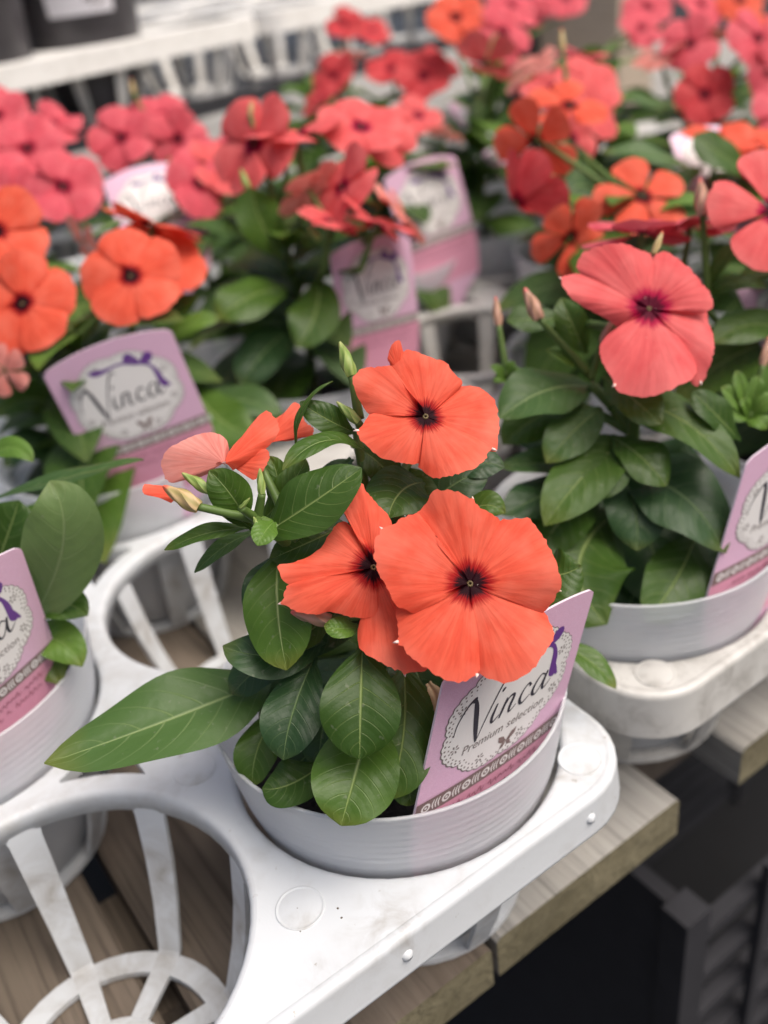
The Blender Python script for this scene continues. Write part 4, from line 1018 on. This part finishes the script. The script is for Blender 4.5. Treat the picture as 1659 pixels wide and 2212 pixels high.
_tl, _tr, _bl = at(1622, 1000, .2660), at(1935, 830, .2930), at(1535, 1292, .2800)
_tr = _tl + (_tr - _tl).normalized() * .047
plant_label(_tl, _tr, _bl + (_tr - _tl) * .5, 'pink label turned aside in the pot of the large coral-pink flower', True)

C = potted(-.1, .1, 'potted vinca with broad pale-backed leaves and no open flower, in the clean tray')
mb = MB(); mb.tube([(0, 0, -.006), (.004, -.002, .03), (.01, -.006, .055)], [.0024, .002, .0015], 9); mb.obj('stem', M['stem'], C)
CV = [((60,1350,.272), (135,1180,.252), (108,1038,.248), 170, (.3,.15,1), 'leaf_under', .2),
 ((-60,1095,.275), (140,1030,.266), (311,992,.266), 62, (.1,.85,.55), 'leaf_grey', .2),
 ((40,1330,.275), (120,1300,.268), (190,1330,.264), 90, (.1,.5,1), 'leaf', .2),
 ((40,1380,.278), (120,1380,.270), (178,1440,.268), 90, (.1,.4,1), 'leaf_bright', .2),
 ((-40,1300,.278), (10,1170,.268), (40,1080,.266), 130, (0,.3,1), 'leaf', .2),
 ((-40,1000,.285), (20,965,.28), (72,998,.278), 52, (0,.5,1), 'leaf_bright', .2),
 ((-40,1200,.29), (60,1140,.285), (140,1080,.285), 100, (0,.5,1), 'leaf', .2),
 ((-60,1500,.28), (60,1420,.275), (130,1480,.272), 110, (0,.5,1), 'leaf', .2),
 ((-100,1300,.29), (-160,1200,.28), (-240,1180,.28), 130, (0,.5,1), 'leaf', .2),
 ((-100,1400,.29), (-200,1380,.28), (-300,1450,.28), 130, (0,.5,1), 'leaf', .2)]
for b, m_, t, wp, n, mt, fo in CV: leaf(C, b, m_, t, wp, n, mt, fo)
_tr, _br = at(52, 1183, .2485), at(141, 1442, .2775); _tl = _tr + Vector((-.0424, -.0203, 0))
plant_label(_tl, _tr, _br + (_tl - _tr) * .5, 'pink label in the pot of the flowerless plant with pale-backed leaves', True)

E_ = potted(0, .2, 'potted vinca with two round orange flowers facing out above its pink label')
top = bushy(E_, 21, .085, (-.005, -.01), 7)
for a in ((282,596,.352,(.05,.12,1),.2,.0200,'petal_orange','wide'), (48,656,.349,(-.05,.15,1),1.3,.0205,'petal_orange','wide'), (-10,500,.368,(.1,.3,1),.6,.0205,'petal_orange','wide'),
          (330,485,.374,(.25,.95,.15),.5,.0205,'petal_orange','open'), (345,560,.372,(.3,.35,.9),1.9,.0190,'petal_orange','wide')):
    flower(E_, *a, root=top)
flower(E_, 10, 800, .345, (-.3, -.2, .9), .3, .010, 'petal_back', 'lobed', top)
leaf(E_, (395,880,.40), (500,860,.385), (610,895,.38), 90, (.1,.6,.9), 'leaf_grey'); leaf(E_, (360,740,.38), (410,700,.375), (475,690,.375), 52, (0,.4,1), 'leaf_bright')
leaf(E_, (340,690,.385), (385,660,.38), (430,640,.38), 46, (0,.4,1), 'leaf'); leaf(E_, (400,800,.39), (470,900,.375), (560,940,.37), 110, (.1,.4,1), 'leaf')
leaf(E_, (150,900,.40), (70,860,.39), (-10,900,.385), 90, (0,.5,1), 'leaf'); leaf(E_, (150,980,.40), (70,960,.39), (10,1010,.385), 90, (0,.5,1), 'leaf_blue')
plant_label(at(91, 812, .341), at(369, 714, .344), Vector((-.001, .1585, .021)), 'pink label below the two round orange flowers, its lower left crossed by a long leaf')

F_ = potted(.105, .209, 'potted vinca with a loose crown of coral-pink flowers above a slim tilted label')
top = bushy(F_, 33, .092, (-.004, -.002), 8)
for a in ((548,312,.402,(-.60,.15,.80),.4,.0225,'petal_coral','wide'), (640,290,.405,(-.1,.88,.45),.9,.0235,'petal_coral','open'), (780,275,.415,(.1,.55,.8),.2,.0200,'petal_coral','wide'),
          (820,285,.43,(.5,.2,.8),1.1,.0195,'petal_coral','round'), (738,405,.39,(-.75,.2,.6),.5,.0190,'petal_coral','wide'), (668,412,.40,(-.5,.85,-.1),.4,.0165,'petal_back','wide'),
          (715,478,.385,(.2,.85,.5),.6,.0150,'petal_coral','wide'), ):
    flower(F_, *a, root=top)
flower(F_, 815, 482, .385, (.35,.88,.3), 1.4, .0195, 'petal_coral', 'open', None); flower(F_, 868, 462, .40, (.75,.5,.2), .2, .0165, 'petal_back', 'wide', None)
bud(F_, (535,405,.395), (520,365,.395), 'bud_green', 1.0, top); bud(F_, (690,520,.385), (665,488,.385), 'bud_green', 1, top); bud(F_, (540,250,.40), (545,215,.40), 'bud_cream', .9, top)
leaf(F_, (610,560,.41), (560,470,.40), (545,405,.395), 100, (0,.3,1), 'leaf'); leaf(F_, (690,600,.41), (680,680,.395), (640,750,.39), 110, (0,.2,1), 'leaf')
leaf(F_, (620,620,.42), (540,640,.40), (470,690,.395), 120, (0,.5,1), 'leaf'); leaf(F_, (640,700,.43), (570,760,.41), (520,830,.405), 110, (0,.4,1), 'leaf_blue')
plant_label(at(716, 550, .400), at(889, 514, .424), Vector((.122, .1665, .021)), 'slim pink label tilted away below the crown of coral-pink flowers')

H1 = potted(.205, .109, 'potted vinca with star-shaped orange flowers with narrow petals, some drooping')
top = bushy(H1, 45, .095, (.002, -.004), 8)
for a in ((1388,424,.384,(.0,.2,1),.25,.0200,'petal_orange','lobed'), (1232,512,.374,(.25,-.55,.8),.7,.0165,'petal_orange','lobed'), (1158,308,.408,(-.55,-.55,.6),.5,.0195,'petal_orange','lobed'),
          (1232,228,.424,(.1,.5,.9),1.2,.0215,'petal_orange','lobed')):
    flower(H1, *a, root=top)
flower(H1, 1112, 440, .392, (-.75, -.6, .15), .2, .0230, 'petal_red', 'lobed', top, droop=.6)
bud(H1, (1130,280,.41), (1112,252,.41), 'bud_green', 1, top); bud(H1, (1215,110,.44), (1213,60,.44), 'bud_cream', .8, at(1225, 190, .44))
leaf(H1, (1290,420,.42), (1250,400,.41), (1215,450,.405), 95, (0,.3,1), 'leaf_grey'); leaf(H1, (1290,390,.43), (1240,330,.42), (1180,330,.42), 70, (0,.5,1), 'leaf_grey')
H0 = potted(.205, .009, 'potted vinca with a coral-pink flower beside a tall closed bud')
top = bushy(H0, 52, .090, (-.01, -.004), 7)
flower(H0, 1668, 458, .300, (.15, .25, 1), .15, .0215, 'petal_coral', 'lobed', top)
flower(H0, 1490, 492, .325, (.1, .97, .2), .5, .016, 'petal_rose', 'wide', top)
bud(H0, (1518,468,.304), (1512,384,.304), 'bud_pink', 1.0, at(1528, 640, .315))
stalk(H0, top, at(1528, 640, .315), .0013)
for b, m_, t, wp in (((1720,720,.325),(1625,700,.316),(1541,742,.312),92), ((1530,640,.316),(1580,610,.31),(1660,620,.31),48), ((1528,640,.316),(1500,620,.312),(1440,600,.312),36), ((1530,640,.318),(1470,680,.314),(1425,672,.314),44), ((1528,620,.316),(1560,560,.312),(1600,520,.312),36)):
    leaf(H0, b, m_, t, wp, (0,.5,1), 'leaf')
hub2 = at(1618, 905, .292)
for tx, ty, wp in ((1558,835,40), (1590,800,36), (1640,812,40), (1680,850,44), (1570,900,40), (1660,925,50), (1605,860,30), (1690,770,40)):
    leaf(H0, (1618,905,.292), ((1618+tx)/2,(905+ty)/2-8,.288), (tx,ty,.288), wp, (0,.4,1), 'leaf_bright', .3)
bud(H0, (1648,790,.288), (1662,725,.288), 'bud_pink', .8, hub2); stalk(H0, Vector(H0.location) + Vector((0, 0, .04)), hub2, .0014)
plant_label(at(1588, 604, .330), at(1800, 556, .345), Vector((.220, -.031, .021)), 'pink label almost hidden among leaves beside the tall closed bud')

H3 = potted(.222, .309, 'potted vinca with small coral flowers behind the empty tray hole, its label tall and dim')
top = bushy(H3, 61, .085, (0, 0), 7)
for a in ((905,250,.56,(.1,.6,.8),.3,.018,'petal_coral','wide'), (960,290,.55,(.1,.95,.1),.3,.013,'petal_back','wide')): flower(H3, *a, root=top)
plant_label(at(831, 388, .527), at(986, 336, .548), Vector((.232, .2655, .021)), 'dim pink label behind the slim tilted one, beside the empty hole')

E3 = potted(0, .3, 'potted vinca crowded with rose-pink flowers behind the two round orange flowers')
top = bushy(E3, 71, .085, (.01, 0), 7)
for a in ((136,404,.447,(.05,.2,1),.3,.0215,'petal_rose','wide'), (60,320,.47,(-.1,.3,1),.9,.0215,'petal_rose','wide'), (112,270,.49,(.1,.5,.9),.1,.019,'petal_rose','open'), (15,430,.455,(-.4,.1,.9),.4,.020,'petal_rose','wide'), (-8,250,.50,(.1,.3,1),.2,.020,'petal_rose','wide'), (20,380,.46,(.2,.5,.9),1.5,.020,'petal_rose','round'), (180,520,.43,(-.6,-.5,.4),.4,.014,'petal_back','lobed')):
    flower(E3, *a, root=top)
F3p = potted(.105, .309, 'potted vinca with rose-pink flowers around a pale rounded label top')
top = bushy(F3p, 83, .088, (0, 0), 7)
for a in ((262,298,.500,(0,.15,1),.3,.0205,'petal_rose','wide'), (350,252,.52,(.2,.3,1),.8,.019,'petal_rose','round'), (385,300,.505,(.4,-.1,.9),1.1,.018,'petal_rose','wide'), (300,235,.53,(0,.9,.3),.5,.018,'petal_rose','open'),
          (428,398,.47,(.7,.1,.7),.2,.0205,'petal_rose','wide'), (470,360,.48,(.5,.5,.7),1.2,.0185,'petal_coral','wide'), (455,320,.49,(-.1,.6,.8),.3,.014,'petal_rose','wide')):
    flower(F3p, *a, root=top)
bud(F3p, (290,205,.52), (283,170,.52), 'bud_cream', .8, top)
plant_label(at(221, 392, .480), at(396, 352, .492), Vector((.086, .267, .021)), 'pale pink label whose rounded top shows between rose-pink flowers')

I4 = potted(.305, .409+.009, 'potted vinca with a cluster of deep red flowers below the upper shelf tray')
top = bushy(I4, 91, .095, (0, 0), 7)
for a in ((915,165,.635,(0,.25,1),.3,.0215,'petal_red','wide'), (845,150,.66,(-.2,.4,.9),.9,.0205,'petal_red','round'), (722,165,.655,(-.5,.1,.85),.2,.0195,'petal_red','wide'), (690,215,.64,(-.6,.4,.6),.6,.016,'petal_red','wide'), (760,120,.67,(.1,.9,.3),.1,.013,'petal_back','wide'), (945,140,.65,(.4,.5,.8),1.4,.019,'petal_red','wide')):
    flower(I4, *a, root=top)
I3 = potted(.309, .318, 'potted vinca with a drooping two-tone coral flower and a spiky orange one above')
top = bushy(I3, 97, .095, (0, 0), 7)
for a in ((985,38,.62,(0,.35,1),.3,.022,'petal_orange','wide'), (1088,70,.615,(.45,.1,.9),.9,.0225,'petal_rose','wide'), (1105,10,.63,(.2,.5,.8),.2,.022,'petal_rose','round')): flower(I3, *a, root=top)
flower(I3, 1045, 140, .575, (-.35, -.9, .1), .5, .024, 'petal_coral', 'lobed', top, droop=.4)
plant_label(at(974, 232, .600), at(1004, 224, .645), Vector((.318, .280, .021)), 'pink label seen nearly edge-on under deep red flowers')
I2 = potted(.309, .218, 'potted vinca with coral-pink flowers crowding behind the star-shaped orange ones')
top = bushy(I2, 103, .100, (0, 0), 8)
for a in ((1275,178,.49,(.15,.3,.95),.3,.0205,'petal_coral','wide'), (1200,190,.50,(-.3,.4,.9),.5,.020,'petal_coral','round'), (1145,150,.52,(-.6,.6,.5),.2,.019,'petal_back','wide'), (1260,120,.52,(.1,.8,.5),.9,.018,'petal_rose','open'), (1290,235,.48,(.5,.1,.8),.4,.019,'petal_coral','wide'), (1235,300,.47,(.2,-.3,.9),.4,.015,'petal_coral','wide')): flower(I2, *a, root=top)
I1 = potted(.309, .112, 'potted vinca with flat orange flowers half hidden behind its own round leaf')
top = bushy(I1, 111, .085, (0, 0), 7)
for a in ((1555,300,.435,(0,.8,.55),.3,.021,'petal_orange','wide'), (1640,320,.43,(.2,.6,.7),.6,.019,'petal_orange','wide')): flower(I1, *a, root=top)
leaf(I1, (1620,370,.425), (1555,330,.415), (1500,290,.415), 92, (0,.3,1), 'leaf'); leaf(I1, (1500,370,.43), (1400,330,.425), (1300,330,.425), 62, (0,.6,.8), 'leaf_grey'); leaf(I1, (1520,360,.43), (1450,390,.42), (1390,400,.42), 60, (0,.5,.9), 'leaf')
plant_label(at(1447, 292, .462), at(1602, 276, .468), Vector((.285, .0700, .021)), 'pink label arching behind the flat orange flowers')
J2 = potted(.410, .215, 'potted vinca with a cup-shaped crimson flower hanging over a pale label top')
top = bushy(J2, 117, .100, (0, 0), 8)
for a in ((1522,205,.53,(0,-.15,1),.3,.0195,'petal_red','wide'), (1490,95,.555,(-.1,.1,1),.7,.0195,'petal_rose','wide'), (1425,120,.56,(-.4,.7,.5),.2,.018,'petal_back','wide'), (1640,85,.52,(.3,.2,.9),.2,.022,'petal_rose','wide'), (1655,150,.52,(.6,-.1,.8),.5,.018,'petal_rose','wide'), (1555,70,.56,(.1,.9,.1),.3,.014,'petal_back','open')): flower(J2, *a, root=top)
leaf(J2, (1480,240,.53), (1390,215,.52), (1320,225,.52), 60, (0,.7,.7), 'leaf_grey')
k = 0
for (px_, py_, lab, mt, hh, fls) in (
    (.510, .215, 'potted vinca with pale orange flowers at the far end of the dirty tray', 'petal_orange', .09, ((1600,0,.66,.019),(1680,60,.63,.02))),
    (.410, .315, 'potted vinca with rosy flowers leaning over the beige post', 'petal_rose', .11, ((1400,15,.66,.020),(1385,60,.64,.018),(1515,8,.66,.021))),
    (.410, .115, 'potted vinca with rose flowers at the side of the flat orange ones', 'petal_rose', .085, ((1700,240,.47,.02),)),
    (.309, .518, 'potted vinca with two small scarlet flowers against the upper shelf tray', 'petal_red', .10, ((742,52,.77,.0175),(805,66,.77,.0165))),
    (.414, .424, 'potted vinca with a single rose flower beside the beige post', 'petal_rose', .10, ((1222,-4,.73,.02),(1150,20,.75,.018))),
    (.004, .409, 'leafy potted vinca behind the crowded rose-pink flowers', 'petal_rose', .075, ((-60,300,.53,.02),)),
    (.109, .418, 'leafy potted vinca below the dark nursery pot', 'petal_rose', .06, ()),
    (.209, .418, 'leafy potted vinca between rose-pink and deep red flowers', 'petal_coral', .07, ()),
    (.510, .315, 'potted vinca with dark leaves in the dirty tray', 'petal_red', .08, ())):
    p = potted(px_, py_, lab); top = bushy(p, 130 + k, hh, (0, 0), 7); k += 1
    for i, (u, v, d, s) in enumerate(fls): flower(p, u, v, d, (-.1 + .2 * i, .3, .95), .5 * i, s, mt, 'wide' if i % 2 == 0 else 'round', top)

# ------------------------------------------------------------------ raised shelf, far tray and dark pots
SZ = 0.138; yaw = radians(13.5); d1 = Vector((cos(yaw), sin(yaw), 0)); d2 = Vector((-sin(yaw), cos(yaw), 0))
edge = Vector((.102, .583, SZ))
shelf = empty('raised_shelf', (edge.x, edge.y, BZ), yaw); tag(shelf, 'low black raised shelf standing at the back of the bench', 'shelf')
for i in range(7):
    mb = MB(); mb.box(-.5, .75, .012 + i * .06, .062 + i * .06, SZ - .058 - BZ - .012, SZ - .058 - BZ); mb.obj('slat', M['black_plastic'], shelf, smooth=False)
for xx in (-.45, .1, .68):
    for yy in (.02, .36):
        mb = MB(); mb.box(xx, xx + .04, yy, yy + .04, 0, SZ - .058 - BZ - .0122); mb.obj('leg', M['black_plastic'], shelf, smooth=False)
fo = edge + d1 * .205 - d2 * Y0
tray(fo, yaw, 'tray_dusty', 'dirty white tray on the raised shelf holding dark nursery pots', None, [(i, j) for i in range(3) for j in range(1)])
tray(fo - d1 * .303, yaw, 'tray_dusty', 'dirty white tray at the open end of the raised shelf', None, [(i, j) for i in range(3) for j in range(1)])
tray(fo + d1 * .303, yaw, 'tray_dusty', 'dirty white tray on the raised shelf with nothing standing in it', None, [(i, j) for i in range(3) for j in range(1)])
def dark_pot(p, label, sticker=False, h=.075):
    mb = MB(); mb.lathe([(.0002, -.05), (.030, -.05), (.0445, 0), (.050, h * .8), (.053, h * .8), (.0535, h), (.0505, h), (.043, .0), (.0002, -.02)], 48)
    o = mb.obj('nursery_pot', M['dark_pot'], None, sharp=40); o.location = p; tag(o, label, 'plant pot', 'dark nursery pots on the shelf')
    if sticker:
        mb = MB(); vs = []; n = 8; a0 = radians(-150) + yaw
        for i in range(n + 1):
            a = a0 + radians(62) * i / n
            for z in (.020, .052): r = .0445 + .0055 * z / (h * .8) + .0004; vs.append((r * cos(a), r * sin(a), z))
        mb.add(vs, [(2*i, 2*i+2, 2*i+3, 2*i+1) for i in range(n)]); s = mb.obj('sticker', M['pot_sticker'], o)
        sh = []
        for q in range(2):
            mbt = MB()
        tx = text_shapes('45', .016, 0, 0, 0); mbt = MB()
        for poly in tx:
            pv = []
            for (u, v) in poly:
                a = a0 + radians(44) + u / .0475; r = .0445 + .0055 * (.026 + v) / (h * .8) + .0007; pv.append((r * cos(a), r * sin(a), .026 + v))
            mbt.add(pv, [tuple(range(len(pv)))])
        mbt.obj('price', M['ink_grey'], s, smooth=False)
    return o
hp = lambda i, j: fo + d1 * (-.1 * i) + d2 * (.1 * j)
dark_pot(hp(1, 0) + Vector((0, 0, .001)), 'dark nursery pot with a white sticker in the shelf tray', True)
dark_pot(hp(1, 1) + Vector((0, 0, .001)), 'plain dark nursery pot, behind the stickered one')
dark_pot(hp(2, 0) + Vector((0, 0, .001)), 'plain dark nursery pot beside the stickered one')
mb = MB(); pc = at(1290, 60, 1.15); mb.box(-.055, .055, -.05, .05, 0, .6); o = mb.obj('wooden_post', M['post_beige'], None, smooth=False); o.location = (pc.x, pc.y, BZ); o.rotation_euler = (0, 0, .35)
tag(o, 'beige wooden post standing behind the flowers', 'post')

# ------------------------------------------------------------------ black lattice crate below the bench edge
cr = empty('lattice_crate', (.104, -.033, -.72)); tag(cr, 'black plastic slatted crate standing under the bench edge', 'crate')
CH = .578
for k in range(19):
    z = .012 + k * .0300
    mb = MB(); mb.box(.006, .50, .0005, .0075, z, z + .0070); mb.obj('slat', M['black_plastic'], cr, smooth=False)
    mb = MB(); mb.box(.006, .50, .3, .308, z + .004, z + .0095); mb.obj('slat', M['black_plastic'], cr, smooth=False)
for k in range(13):
    x = .04 + k * .036
    mb = MB(); mb.box(x, x + .006, -.0035, .0003, .006, CH - .003); mb.obj('strut', M['black_plastic'], cr, smooth=False)
for x0, y0 in ((-.008, -.001), (.494, -.001), (-.008, .297), (.494, .297)):
    mb = MB(); mb.box(x0, x0 + .014, y0, y0 + .0125, 0, CH); mb.obj('post', M['black_plastic'], cr, smooth=False)
mb = MB(); mb.box(-.004, .003, .012, .296, 0, CH - .002); mb.obj('side', M['black_plastic'], cr, smooth=False)
